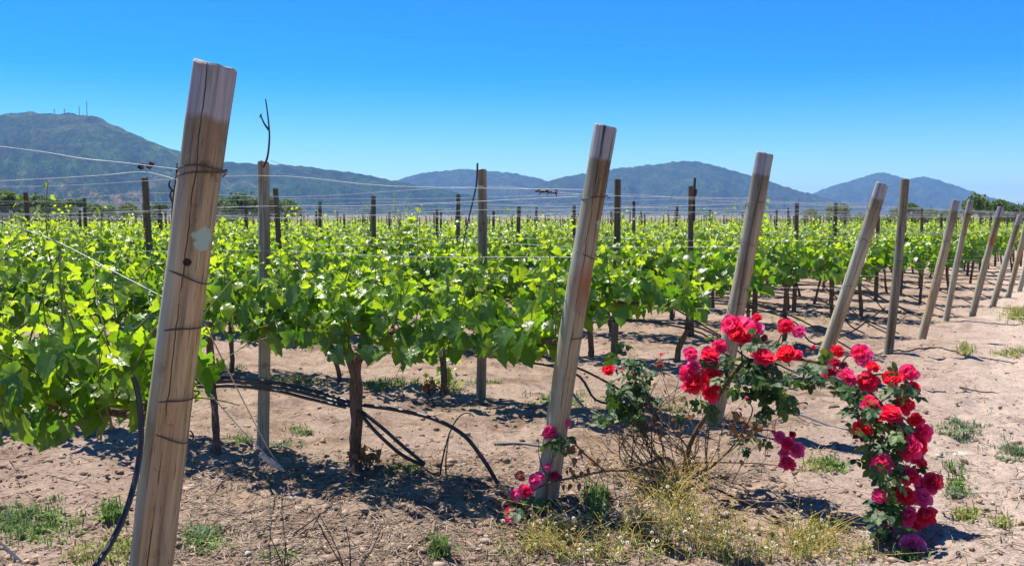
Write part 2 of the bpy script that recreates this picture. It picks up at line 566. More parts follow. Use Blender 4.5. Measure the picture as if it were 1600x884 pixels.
# ------------------------------------------------------------------ layout of the vineyard
U = np.array((-2730 / 1500.0, 1.0, 0.0)); U /= np.linalg.norm(U)      # along the rows, away from the end posts
NR = np.array((-U[1], U[0], 0.0))                                       # horizontal, across the rows, towards the camera
ROW_RZ = math.atan2(U[1], U[0])
ends = [(218, 1095), (853, 790), (1113, 668), (1276, 592), (1388, 549), (1439, 523), (1478, 501), (1519, 490), (1551, 476)]
tops = [(336, 104), (946, 199), (1195, 241), (1378, 288), (1414, 281), (1494, 314), (1516, 315), (1564, 324), (1594, 337)]
E = [G0(*p) for p in ends]
EDIR = np.array((1000 / 1500.0, 1.0, 0.0)); EDIR /= np.linalg.norm(EDIR)
NROWS = 43
for k in range(len(E), NROWS):
    E.append(E[8] + EDIR * 2.2 * (k - 8) + U * R.normal(0, 0.05))
E = np.array(E)
ROWC = E @ NR                           # signed coordinate of each row across the rows


def ground_h(x, y):
    x = np.asarray(x, float); y = np.asarray(y, float)
    d = np.hypot(x, y)
    c = x * NR[0] + y * NR[1]
    rc = np.sort(ROWC)
    idx = np.clip(np.searchsorted(rc, c), 1, len(rc) - 1)
    dd = np.minimum(np.abs(c - rc[idx - 1]), np.abs(c - rc[idx]))
    s_in = (x - E[0][0]) * U[0] + (y - E[0][1]) * U[1]
    inside = np.clip((s_in + 0.6) / 1.2, 0, 1)
    berm = 0.05 * np.exp(-(dd / 0.45) ** 2) * inside
    near = np.clip(1 - (d - 25) / 30, 0, 1)
    h = berm * near
    h = h + near * (0.075 * fbm(x * 0.55, y * 0.55, 3, 3) + 0.060 * fbm(x * 2.6, y * 2.6, 11, 3) + 0.044 * fbm(x * 9, y * 9, 21, 3))
    far = np.clip((d - 120) / 700, 0, 1)
    h = h + far ** 1.5 * 6.0
    return h - 0.02 * near


def G(px, py, dz=0.0):
    p = G0(px, py)
    for _ in range(3):
        d = ray(px, py)
        t = (float(ground_h(p[0], p[1])) - CAM_H) / d[2]
        p = np.array((0, 0, CAM_H)) + d * t
    p[2] += dz
    return p


def onground(x, y, dz=0.0):
    return np.array((x, y, float(ground_h(x, y)) + dz))


# ground: one sheet, fine near the camera, reaching past the hills
def build_ground():
    nr = 640
    r = 0.25 * np.exp(np.linspace(0, math.log(14000 / 0.25), nr))
    fine = np.radians(np.linspace(-44, 44, 430))
    coarse = np.radians(np.linspace(44, 316, 60))[1:-1]
    th = np.concatenate([fine, coarse])
    na = len(th)
    RR, TT = np.meshgrid(r, th, indexing='ij')
    X = RR * np.sin(TT); Y = RR * np.cos(TT)
    Z = ground_h(X, Y)
    V = np.stack([X, Y, Z], -1).reshape(-1, 3)
    V = np.concatenate([V, [[0, 0, float(ground_h(0, 0))]]])
    i = np.arange(nr - 1)[:, None] * na
    j = np.arange(na)[None, :]; j2 = (j + 1) % na
    Q = np.stack([i + j2, i + j, i + na + j, i + na + j2], -1).reshape(-1, 4)
    mb = MB()
    mb.add(V, Q)
    jj = np.arange(na)
    mb.f.append(np.stack([jj, (jj + 1) % na, np.full(na, nr * na)], -1)); mb.m.append(np.zeros(na))
    o = mb.obj('ground', M['soil'], attr=False)
    tag(o, kind='structure')


build_ground()

# ------------------------------------------------------------------ hills
def hill(name, prof, D, depth, mat, rough, seed, na=420, nrad=70):
    prof = np.array(prof, float)
    px = np.linspace(prof[0, 0], prof[-1, 0], na)
    py = np.interp(px, prof[:, 0], prof[:, 1])
    ker = np.hanning(9); ker /= ker.sum()
    py = np.convolve(np.pad(py, 4, mode='edge'), ker, 'valid')
    V = []
    ax = (px - 800) / FOC
    top = (345 - py) / FOC * D + CAM_H                       # ridge height
    t = np.linspace(-1, 0.5, nrad)                           # -1 foot near the camera, 0 ridge, 0.5 behind
    for tt in t:
        dist = D + depth * tt
        k = 1 - abs(tt) ** 0.82 if tt < 0 else 1 - (tt * 2) ** 1.4
        xx = ax * dist
        sc_ = depth * 0.16
        gul = np.abs(fbm(xx / sc_ * 1.3, np.full_like(xx, dist / sc_ * 0.45), seed, 5, 0.55)) * rough * (1 - k ** 4)
        sm = fbm(xx / (sc_ * .12), np.full_like(xx, dist / sc_ * 6), seed + 9, 3) * rough * 0.035
        z = top * k - gul * np.minimum(1, k * 3) * np.clip(top / max(top.max(), 1) * 2, 0, 1) + sm * np.clip(k * 4, 0, 1)
        V.append(np.stack([xx, np.full_like(xx, dist), z - 3 * (k <= 0.001) - 2], -1))
    V = np.array(V).reshape(-1, 3)
    i = np.arange(nrad - 1)[:, None] * na
    j = np.arange(na - 1)[None, :]
    Q = np.stack([i + j, i + j + 1, i + na + j + 1, i + na + j], -1).reshape(-1, 4)
    mb = MB(); mb.add(V, Q)
    o = mb.obj(name, mat, attr=False)
    tag(o, kind='structure')
    return o


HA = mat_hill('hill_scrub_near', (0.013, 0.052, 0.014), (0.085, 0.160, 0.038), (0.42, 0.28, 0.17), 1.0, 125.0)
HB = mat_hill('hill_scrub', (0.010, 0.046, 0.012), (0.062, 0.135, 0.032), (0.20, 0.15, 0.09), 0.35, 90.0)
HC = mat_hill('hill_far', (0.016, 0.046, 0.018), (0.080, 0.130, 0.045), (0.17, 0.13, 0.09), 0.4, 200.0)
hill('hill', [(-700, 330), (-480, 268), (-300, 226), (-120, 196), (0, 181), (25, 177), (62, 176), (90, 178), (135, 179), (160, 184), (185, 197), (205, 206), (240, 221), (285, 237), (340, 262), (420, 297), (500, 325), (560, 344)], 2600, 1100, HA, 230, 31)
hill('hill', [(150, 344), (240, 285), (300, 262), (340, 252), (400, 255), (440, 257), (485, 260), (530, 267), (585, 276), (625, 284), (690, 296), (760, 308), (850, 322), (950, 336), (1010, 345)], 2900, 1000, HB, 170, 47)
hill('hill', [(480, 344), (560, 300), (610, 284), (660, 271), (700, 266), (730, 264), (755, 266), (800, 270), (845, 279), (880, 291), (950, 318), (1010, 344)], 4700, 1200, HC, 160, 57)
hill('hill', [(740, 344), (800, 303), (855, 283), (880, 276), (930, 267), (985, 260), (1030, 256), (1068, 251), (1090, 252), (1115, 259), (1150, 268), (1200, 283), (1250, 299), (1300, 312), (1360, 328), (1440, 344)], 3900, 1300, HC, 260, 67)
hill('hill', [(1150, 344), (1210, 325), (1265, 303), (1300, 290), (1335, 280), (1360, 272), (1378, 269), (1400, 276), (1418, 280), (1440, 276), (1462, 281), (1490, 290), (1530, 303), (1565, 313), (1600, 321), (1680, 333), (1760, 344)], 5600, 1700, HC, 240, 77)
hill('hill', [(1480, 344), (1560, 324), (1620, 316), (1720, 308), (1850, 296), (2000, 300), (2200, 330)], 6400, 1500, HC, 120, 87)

# haze: even air over the whole plain, hills inside it
hz = MB()
bx0, bx1, by0, by1, bz0, bz1 = -7500, 7500, -6000, 9500, -8, 335
hv = np.array([(x, y, z) for z in (bz0, bz1) for y in (by0, by1) for x in (bx0, bx1)], float)
hz.add(hv, [(0, 2, 3, 1), (4, 5, 7, 6), (0, 1, 5, 4), (2, 6, 7, 3), (0, 4, 6, 2), (1, 3, 7, 5)])
hm = NT('haze_air')
pv = hm.n('ShaderNodeVolumePrincipled')
pv.inputs['Color'].default_value = (0.29, 0.54, 0.95, 1)
pv.inputs['Density'].default_value = 1.4e-4
pv.inputs['Anisotropy'].default_value = 0.1
hm.t.links.new(pv.outputs[0], hm.out.inputs['Volume'])
ho = hz.obj('haze', hm.m, smooth=False, attr=False)
tag(ho, 'pale blue haze over the plain and hills', 'haze', kind='stuff')

# radio masts on the left summit
for n, (px, py0, py1, lab) in enumerate([(136, 158, 182, 'tallest thin radio mast on the left summit'), (124, 166, 180, 'radio mast just left of the tallest one on the summit'),
                                         (101, 170, 179, 'short stubby mast in the middle of the hilltop'), (85, 171, 179, 'small mast at the left end of the hilltop group')]):
    b = A(px, py1, 2600); t = A(px, py0, 2600)
    r_ = empty('radio_mast', b); tag(r_, lab, 'mast', 'radio masts on the hilltop')
    h = t[2] - b[2]
    m = MB()
    for a in range(3):
        q = np.array((math.cos(a * 2.094), math.sin(a * 2.094), 0)) * 1.1
        add_tube(m, [q - UP3 * 6, q * 0.45 + UP3 * h], [0.45, 0.35], 5)
    for i in range(8):
        z = h * i / 8
        q0 = np.array((math.cos(i * 2.094), math.sin(i * 2.094), 0)) * 0.9
        q1 = np.array((math.cos(i * 2.094 + 2.094), math.sin(i * 2.094 + 2.094), 0)) * 0.9
        add_tube(m, [q0 + UP3 * z, q1 + UP3 * (z + h / 8)], 0.2, 4)
    m.obj('lattice', M['mast'], r_)
    for i in range(3):
        m = MB()
        z = h * (0.62 + 0.14 * i)
        add_tube(m, [np.array((0, -0.6, z)), np.array((0, -1.2, z)), np.array((0, -1.6, z))], [0.3, 1.0, 1.3], 9)
        m.obj('dish', M['mast'], r_)

# ------------------------------------------------------------------ leaf shapes
half = [(0.10, -0.12), (0.30, -0.15), (0.47, 0.00), (0.42, 0.14), (0.58, 0.34), (0.52, 0.50), (0.37, 0.52), (0.31, 0.72), (0.14, 0.84)]


def grape_leaf(rng, lod):
    if lod == 0:
        right = half
    elif lod == 1:
        right = [(0.28, -0.12), (0.49, 0.04), (0.53, 0.33), (0.40, 0.58), (0.19, 0.82)]
    else:
        right = [(0.52, 0.30)]
    rt = [(x * rng.uniform(.93, 1.07), y + rng.uniform(-.02, .02)) for x, y in right]
    lf = [(-x * rng.uniform(.93, 1.07), y + rng.uniform(-.02, .02)) for x, y in right][::-1]
    out = [(0, 0)] + rt + [(0, 1.0)] + lf
    fold = rng.uniform(0.02, 0.62); droop = rng.uniform(0.0, 0.95); tw = rng.uniform(-.5, .5)
    cup = rng.uniform(-.5, .6)
    ph = rng.uniform(0, 6)
    if lod == 2:
        P = np.array(out, float)
        F = np.array([(0, 1, 2), (0, 2, 3)])
        vein = np.array([.5, 0, .5, 0])
    else:
        mid = [(0, .34)]
        P = np.array(out + mid, float)
        m = len(out)
        F = [(m, i, (i + 1) % m) for i in range(m)]
        F = np.array(F)
        vein = np.zeros(len(P)); vein[0] = .7; vein[m] = 1.0; vein[1 + len(rt)] = .5
    x, y = P[:, 0], P[:, 1]
    z = fold * np.abs(x) - droop * np.maximum(y, 0) ** 2 * .6 + tw * x * y - cup * x * x + 0.05 * np.sin(ph + 7 * np.arctan2(x, y - .34)) * (np.hypot(x, y - .34) > .1)
    return np.stack([x, y, z], -1), F, vein


_lr = np.random.default_rng(5)
LEAF = {l: [grape_leaf(_lr, l) for _ in range(8)] for l in (0, 1, 2)}


def frames(tip, nor):
    y = nrm(tip)
    x = nrm(np.cross(y, nor))
    z = np.cross(x, y)
    return np.stack([x, y, z], -1)        # columns


def add_leaves(mb, pos, Rm, size, youth, rnd, lod, rng):
    var = rng.integers(0, len(LEAF[lod]), len(pos))
    for v in range(len(LEAF[lod])):
        s = np.nonzero(var == v)[0]
        if not len(s): continue
        P, F, ve = LEAF[lod][v]
        W = np.einsum('nij,pj->npi', Rm[s], P) * size[s][:, None, None] + pos[s][:, None, :]
        n, p = W.shape[:2]
        FF = (F[None] + (np.arange(n) * p)[:, None, None]).reshape(-1, 3)
        at = np.stack([np.repeat(youth[s], p), np.repeat(rnd[s], p), np.tile(ve, n)], -1)
        mb.add(W.reshape(-1, 3), FF, at)


def gen_vine(rng, lo, hi, dens=14.0, tall=1.0, hang=1.0, low=.80):
    dens *= 1.75
    """leaf frames and shoot paths in vine space: x along the row, y across (+ to the camera), z up"""
    L = hi - lo
    pos = []; tip = []; nor = []; size = []; you = []
    shoots = []
    n = int(L * dens)
    for i in range(n):
        x0 = lo + L * (i + rng.random()) / n
        p = np.array((x0, rng.normal(0, .05), 0.86 + rng.normal(0, .04)))
        side = rng.normal(0, 0.62)
        d = nrm(np.array((rng.normal(0, .35), side, 1.0)))
        ln = rng.uniform(.34, .60) * tall
        if rng.random() < 0.09: ln *= 1.5; d = nrm(d + (0, -d[1] * .5, .5))
        st = 0.048
        m = int(ln / st)
        path = [p.copy()]
        grav = 0.02 + 0.055 * abs(d[1])
        if rng.random() < 0.22:
            d = nrm(np.array((rng.normal(0, .5), np.sign(side) * 1.0, .25))); grav = .07; m = int(m * .8)
        alt = 1 if rng.random() < .5 else -1
        for j in range(m):
            d = nrm(d + np.array((rng.normal(0, .06), rng.normal(0, .06), -grav)))
            p = p + d * st
            path.append(p.copy())
            t = j / max(m - 1, 1)
            alt = -alt
            sd = nrm(np.cross(d, UP3) + 1e-3) * alt
            out = nrm(sd * 1.0 + np.array((0, np.sign(p[1] + 1e-3) * .5, .1)) + rng.normal(0, .45, 3))
            s = 0.108 * (1 - .66 * t ** 1.2) * rng.uniform(.6, 1.25)
            pet = s * rng.uniform(.45, .85)
            lp = p + out * pet + np.array((0, 0, .02 * (1 - t)))
            tp = nrm(out * .8 + np.array((0, 0, -.55 + .5 * t)) + rng.normal(0, .35, 3))
            nm = np.array((0, np.sign(out[1]) * .7, .85)) + rng.normal(0, .42, 3)
            pos.append(lp); tip.append(tp); nor.append(nm); size.append(s)
            you.append(np.clip(.26 + .62 * t + .95 * (lp[2] - 1.05) + rng.normal(0, .16), 0, 1))
        shoots.append(np.array(path))
    # broad old leaves hanging round the cordon
    for i in range(int(L * 130 * hang)):
        sg = 1 if rng.random() < .62 else -1
        z = .76 + .40 * rng.random() ** 1.3
        x = rng.uniform(lo - .02, hi + .02)
        y = sg * (rng.uniform(.02, .30) + .05 * rng.random())
        s = rng.uniform(.05, .138)
        pos.append((x, y, z)); size.append(s)
        tip.append(nrm(np.array((rng.normal(0, .45), sg * .35, -.85)) + rng.normal(0, .25, 3)))
        nor.append(np.array((rng.normal(0, .4), sg * .9, .55)) + rng.normal(0, .3, 3))
        you.append(np.clip(.04 + 1.0 * (z - .8) + rng.normal(0, .10), 0, 1))
    pos = np.array(pos); tip = np.array(tip); nor = np.array(nor)
    lowlim = low + .05 * np.sin(pos[:, 0] * 5 + rng.random() * 6)
    keep = pos[:, 2] > lowlim
    return pos[keep], frames(tip, nor)[keep], np.array(size)[keep], np.array(you)[keep], shoots


def trunk_geo(mb, rng, thick, lean, fork, lo, hi, sides=8):
    zb = .66 if fork else .84
    base = np.array((lean[0], lean[1], -.06))
    path = smooth_path([base, base * .75 + np.array((0, 0, .18)) + rng.normal(0, .012, 3), base * .35 + np.array((0, 0, .40)) + rng.normal(0, .015, 3), (0, 0, zb)], 14)
    rad = np.interp(np.linspace(0, 1, len(path)), [0, .12, .5, 1], [thick * 1.3, thick, thick * .85, thick * .95])
    add_tube(mb, path, rad, sides, wob=.22, seed=int(rng.integers(1e6)))
    for sg, ex in ((-1, lo), (1, hi)):
        pts = [(0, 0, zb - .02), (sg * .12, rng.normal(0, .02), zb + (.16 if fork else .05)), (sg * .28, rng.normal(0, .03), .87)]
        if abs(ex) > .4:
            pts.append((ex * .62, rng.normal(0, .02), .88))
        pts.append((ex, rng.normal(0, .02), .88))
        pp = smooth_path(pts, 14)
        add_tube(mb, pp, np.linspace(thick * .8, thick * .35, len(pp)), max(5, sides - 2), wob=.2, seed=int(rng.integers(1e6)))


# shared single-leaf meshes for the leaves that can be picked apart
LEAFME = {}
for yi, yv in enumerate((.05, .2, .38, .6, .85)):
    for v in range(8):
        P, F, ve = LEAF[0][v]
        m = MB()
        m.add(P, F, np.stack([np.full(len(P), yv), np.full(len(P), (v * .37) % 1), ve], -1))
        LEAFME[yi, v] = m.mesh('leaf', M['leaf'])
YV = np.array((.05, .2, .38, .6, .85))


def place_leaf(parent, mesh, pos, Rm, size, name='leaf'):
    o = bpy.data.objects.new(name, mesh)
    C.objects.link(o)
    o.parent = parent
    mm = Matrix([[*(Rm[i] * size), pos[i]] for i in range(3)] + [[0, 0, 0, 1]])
    o.matrix_basis = mm
    return o


def near_vine(k, s, lo, hi, rng, label, thick=.028, lean=(0, 0), fork=False, nleaf=170, dens=14.0, tall=1.0, hang=1.0, low=.80, lsize=1.0):
    base = E[k] + U * s
    z0 = float(ground_h(base[0], base[1]))
    root = empty('grapevine', (base[0], base[1], z0), ROW_RZ)
    tag(root, label, 'grapevine', 'grapevines trained along the trellis rows')
    mb = MB()
    trunk_geo(mb, rng, thick, lean, fork, lo, hi)
    mb.obj('trunk', M['bark'], root, attr=False)
    pos, Rm, size, you, shoots = gen_vine(rng, lo, hi, dens, tall, hang, low)
    size = size * lsize
    sb = MB()
    for pth in shoots:
        add_tube(sb, pth, np.linspace(.0045, .0018, len(pth)), 4, caps=False)
    sb.obj('shoots', M['shoot'], root, attr=False)
    # local -> world, choose the leaves that show largest
    X = np.array((U[0], U[1], 0)); Y = np.array((-U[1], U[0], 0))
    Wp = base + pos[:, :1] * X + pos[:, 1:2] * Y + pos[:, 2:] * UP3
    px, py, dp = proj(Wp)
    toward = (pos[:, 1] * (Y @ NR))
    score = size / dp + np.where(toward > -.05, .02, 0) + np.where(pos[:, 2] > 1.15, .006, 0)
    score[(px < -60) | (px > 1660)] = -1
    order = np.argsort(-score)
    sel = order[:nleaf]
    sel = sel[score[sel] > 0]
    rest = np.setdiff1d(np.arange(len(pos)), sel)
    for i in sel:
        yi = int(np.argmin(np.abs(YV - you[i])))
        place_leaf(root, LEAFME[yi, int(rng.integers(8))], pos[i], Rm[i], size[i])
    fm = MB()
    add_leaves(fm, pos[rest], Rm[rest], size[rest], you[rest], rng.random(len(rest)), 0 if k < 3 else 1, rng)
    f = fm.obj('foliage', M['leaf'], root)
    f['kind'] = 'stuff'
    return root


# ------------------------------------------------------------------ posts
def post_mesh(name, height, r0, r1, mat, rng, sides=20, rings=14, tilt_cut=0.05):
    """upright post in its own space, z from -0.15 to height; tint.r = metres below the top"""
    mb = MB()
    z = np.linspace(-.15, height, rings)
    a = np.arange(sides) / sides * 2 * math.pi
    ph = rng.uniform(0, 6, 4)
    prof = 1 + .035 * np.sin(2 * a + ph[0]) + .02 * np.sin(3 * a + ph[1]) + .012 * np.sin(7 * a + ph[2])
    bow = .012 * np.sin(np.linspace(0, math.pi, rings)) * rng.choice((-1, 1))
    V = []
    for i, zz in enumerate(z):
        rr = (r0 + (r1 - r0) * i / (rings - 1)) * (prof + .012 * rng.standard_normal(sides) + .02 * math.sin(zz * 5 + ph[3]))
        zc = zz + (tilt_cut * r1 * np.cos(a + 2.6) + rng.normal(0, .0025, sides) if i == rings - 1 else 0)
        V.append(np.stack([rr * np.cos(a) + bow[i], rr * np.sin(a), zz + 0 * a if i < rings - 1 else zc], -1))
    V = np.array(V).reshape(-1, 3)
    i = np.arange(rings - 1)[:, None] * sides; j = np.arange(sides)[None, :]; j2 = (j + 1) % sides
    Q = np.stack([i + j, i + j2, i + sides + j2, i + sides + j], -1).reshape(-1, 4)
    at = np.zeros((len(V), 3)); at[:, 0] = height - V[:, 2]
    mb.add(V, Q, at)
    ringtop = V[-sides:]
    bev = ringtop.mean(0) + (ringtop - ringtop.mean(0)) * .93 + np.array((0, 0, .006))
    cv = np.concatenate([ringtop, bev, [bev.mean(0)]])
    jj = np.arange(sides); jn = (jj + 1) % sides
    mb.add(cv, np.stack([jj, jn, sides + jn, sides + jj], -1), np.zeros((len(cv), 3)))
    mb.add(cv, np.stack([sides + jj, sides + jn, np.full(sides, 2 * sides)], -1), np.zeros((len(cv), 3)))
    return mb.mesh(name, mat)


def ring_part(parent, z, r, tilt, mat, wires=1, rw=.0022):
    mb = MB()
    for q in range(wires):
        a = np.linspace(0, 2 * math.pi, 29)
        P = np.stack([np.cos(a) * r * 1.035, np.sin(a) * r * 1.035, z + tilt * np.cos(a + q) * r + q * .007 + .003 * np.sin(3 * a)], -1)
        add_tube(mb, P, rw, 5, caps=False)
    # twisted tail
    t = np.linspace(0, 1, 8)
    P = np.stack([r * 1.03 + .012 * t, -r * .3 - .012 * t, z + .012 * t], -1)
    add_tube(mb, P, rw, 4)
    return mb.obj('wire_wrap', mat, parent, attr=False)


def axis_matrix(base, top):
    zax = nrm(top - base)
    xax = nrm(np.cross(np.array((0, 1.0, 0)), zax))          # x stays to the right of the picture, -y to the camera
    yax = np.cross(zax, xax)
    return Matrix([[xax[i], yax[i], zax[i], base[i]] for i in range(3)] + [[0, 0, 0, 1]])


END_LABEL = ['thick leaning end post with mint paint blot and knot, nearest the camera',
             'leaning end post with rust patch beside the rose bush, second from the front',
             'leaning pale end post behind the red roses, third from the front',
             'strongly leaning end post with vine leaves across it, fourth from the front',
             'nearly upright greenish post without a pale tip, fifth from the front',
             'leaning grey end post of the sixth row from the front',
             'slim leaning brown end post of the seventh row from the front',
             'leaning end post with a red band, eighth row from the front',
             'leaning end post of the ninth row, near the right edge']
end_top = []
er = np.random.default_rng(42)
P1R, P2R = .065, .062
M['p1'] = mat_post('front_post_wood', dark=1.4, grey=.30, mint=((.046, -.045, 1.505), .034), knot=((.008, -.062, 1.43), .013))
M['p2'] = mat_post('second_post_wood', mint=((.05, -.035, 1.55), .026), ruddy=((.11, -.05, 1.22), .19), dark=1.3)  # orange-brown blot on the right-hand side, uneven edge
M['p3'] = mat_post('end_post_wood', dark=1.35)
M['p5'] = mat_post('green_post_wood', top=False, dark=.8, grey=.6)
M['p8'] = mat_post('red_banded_post_wood', ruddy=((.0, -.05, 1.30), .12), dark=1.15)
radii = [P1R, P2R, .062, .060, .052, .058, .046, .052, .052]
for k in range(0, 13):
    base = E[k].copy()
    base[2] = float(ground_h(base[0], base[1]))
    if k < 9:
        d = ray(*tops[k])
        # the post leans within its own row's vertical plane
        t = ((base - np.array((0, 0, CAM_H))) @ NR) / (d @ NR)
        top = np.array((0, 0, CAM_H)) + d * t
        rad = radii[k]
    else:
        top = base + np.array((0, 0, 1.95)) - U * er.uniform(.3, .5)
        rad = er.uniform(.048, .06)
    end_top.append((base, top))
    L = np.linalg.norm(top - base)
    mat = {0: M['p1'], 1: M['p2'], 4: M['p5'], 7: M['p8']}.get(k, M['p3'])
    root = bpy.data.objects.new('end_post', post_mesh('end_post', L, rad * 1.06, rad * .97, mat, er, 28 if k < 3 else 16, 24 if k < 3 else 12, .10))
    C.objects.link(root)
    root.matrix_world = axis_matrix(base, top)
    tag(root, END_LABEL[k] if k < 9 else f'distant leaning end post of the {ORN[k]} row, at or beyond the right edge', 'post', 'leaning end posts of the vine rows')
    if k < 9:
        hs_ = [1.66, 1.36] + ([1.20, .87, .98] if k == 0 else [.92])
        for q, z in enumerate(hs_):
            f = min(z / (top[2] - base[2]), .93)
            ring_part(root, f * L, rad * 1.02, .25 * (-1) ** q, M['rust_wire'], 2 if (k == 0 and q == 0) else 1, .0026 if k < 2 else .0022)


def post_at(k, h):
    """point on the end post of row k at height h"""
    b, t = end_top[k]
    f = (h - b[2]) / (t[2] - b[2])
    return b + (t - b) * f


# line posts
def row_s(k, px):
    a = (px - 800) / FOC                       # x = a * y on the ground line of row k
    return (a * E[k][1] - E[k][0]) / (U[0] - a * U[1])


near_lp = []
lr = np.random.default_rng(9)
LPM = [post_mesh('line_post', 1.97, .043, .040, M['line_post'], lr, 14, 10) for _ in range(3)]
LPN = post_mesh('line_post', 1.97, .043, .040, mat_post('grey_line_post_wood', top=False, dark=1.25, grey=.8), lr, 14, 10)
LPF = [post_mesh('line_post', 1.97, .040, .036, M['far_post'], lr, 8, 4) for _ in range(3)]
rows_posts = {k: [] for k in range(NROWS)}
cand = []
for k in range(NROWS):
    s = 2.05
    j = 0
    fit = {1: (393,), 2: (744, 228), 3: (960, 440), 4: (1082, 587), 5: (1180, 717), 6: (1242, 809), 7: (1300, 898)}.get(k, ())
    while s < 170:
        if j < len(fit):
            s = row_s(k, fit[j])
        p = E[k] + U * s
        px, py, dp = proj(np.array((p[0], p[1], 1.0)))
        if dp > .5 and -160 < px < 1760 and p[1] < 97:
            cand.append((dp, k, j, s))
            rows_posts[k].append(s)
        s += 5.0 + lr.normal(0, .12)
        j += 1
cand.sort()
for n, (dp, k, j, s) in enumerate(cand[:300]):
    p = E[k] + U * s
    me = LPN if k == 1 and j == 0 else LPM[n % 3] if dp < 9.5 else LPF[n % 3]
    o = bpy.data.objects.new('line_post', me)
    C.objects.link(o)
    if k < 3: p = p - NR * .07
    o.location = (p[0], p[1], float(ground_h(p[0], p[1])) - .02)
    o.rotation_euler = (lr.normal(0, .012), lr.normal(0, .014), lr.uniform(0, .5))
    if k == 1:
        o.scale = (.92, .92, .955)
    elif k > 3:
        o.scale = (1, 1, lr.normal(.985 if k < 6 else .94, .03))
    if k < 12:
        lab = f'{ORN[j]} upright wooden line post from the end post, in the {ORD[k]} row'
    else:
        lab = f'{ORN[rows_posts[k].index(s)]} dark line post from the right among those in view in the {ORN[k]} row'
    tag(o, lab, 'post', 'upright line posts along the rows' if k < 12 else 'line posts of the far rows')
if len(cand) > 300:
    mb = MB()
    V = np.array([v.co[:] for v in LPF[0].vertices])
    F4 = np.array([p.vertices[:] for p in LPF[0].polygons if len(p.vertices) == 4])
    F3 = np.array([p.vertices[:] for p in LPF[0].polygons if len(p.vertices) == 3])
    for (dp, k, j, s) in cand[300:]:
        p = E[k] + U * s
        n0 = mb.n
        mb.add(V + np.array((p[0], p[1], 0)), F4)
    o = mb.obj('far_line_posts', M['far_post'])
    tag(o, 'far-off line posts at the back of the vineyard', 'posts', kind='stuff')

# ------------------------------------------------------------------ vines
vr = np.random.default_rng(1234)
near_spec = []
# front row (only its end is in the frame)
near_vine(0, .80, -.86, .55, np.random.default_rng(1), 'first grapevine of the front row, left of the nearest post', .035, (.02, .03), False, 300, 34.0, 1.02, 2.6, .90, .76)
near_vine(0, 2.0, -.62, .62, np.random.default_rng(2), 'second grapevine of the front row, at the left edge', .035, (.0, .02), False, 150, 22.0, 1.0, 1.6, .90, .8)
# second row
near_vine(1, 1.30, -1.36, .62, np.random.default_rng(3), 'grapevine with a stout forked trunk nearest the second end post', .042, (.0, .0), True, 300, 17.0, 1.03, 1.25, .80, .9)
near_vine(1, 2.52, -.64, .62, np.random.default_rng(4), 'second grapevine of the second row, bent trunk right of the nearest post', .026, (-.14, .08), False, 240, 17.0, 1.0, 1.25, .80, .9)
near_vine(1, 3.72, -.62, .62, np.random.default_rng(5), 'third grapevine of the second row, seen behind the front row', .028, (.0, .0), False, 160, 14.5, 1.05)
near_vine(1, 4.92, -.62, .62, np.random.default_rng(6), 'fourth grapevine of the second row, at the left edge', .028, (.0, .0), False, 140)
# third row
near_vine(2, 1.22, -1.05, .62, np.random.default_rng(7), 'first grapevine of the third row, right of the second post', .03, (.03, .0), False, 170)
near_vine(2, 2.46, -.62, .62, np.random.default_rng(8), 'second grapevine of the third row, thin trunk with dry suckers at its foot', .032, (-.05, .0), False, 150)
near_vine(2, 3.68, -.62, .62, np.random.default_rng(9), 'third grapevine of the third row, thin slanting trunk', .024, (-.15, .0), False, 130)
near_vine(2, 4.9, -.62, .62, np.random.default_rng(10), 'fourth grapevine of the third row, slim straight trunk', .026, (.02, .0), False, 110)
done = {(0, 0), (0, 1), (1, 0), (1, 1), (1, 2), (1, 3), (2, 0), (2, 1), (2, 2), (2, 3)}

protos = []
for q in range(9):
    rng = np.random.default_rng(100 + q)
    t = MB(); trunk_geo(t, rng, rng.uniform(.022, .034), (rng.normal(0, .09), rng.normal(0, .04)), rng.random() < .35, -.62, .62, 6)
    tm = t.mesh('trunk', M['bark'], attr=False)
    pos, Rm, size, you, shoots = gen_vine(rng, -.64, .64, 12.5, rng.uniform(.95, 1.06))
    f = MB(); add_leaves(f, pos, Rm, size * 1.05, you, rng.random(len(pos)), 1, rng)
    fm = f.mesh('foliage', M['leaf'])
    s_ = MB()
    for pth in shoots: add_tube(s_, pth[::2], np.linspace(.005, .002, len(pth[::2])), 3, caps=False)
    sm = s_.mesh('shoots', M['shoot'], attr=False)
    sel = rng.random(len(pos)) < .42
    protos.append((tm, fm, sm, (pos[sel], Rm[sel], size[sel] * 1.5, you[sel])))

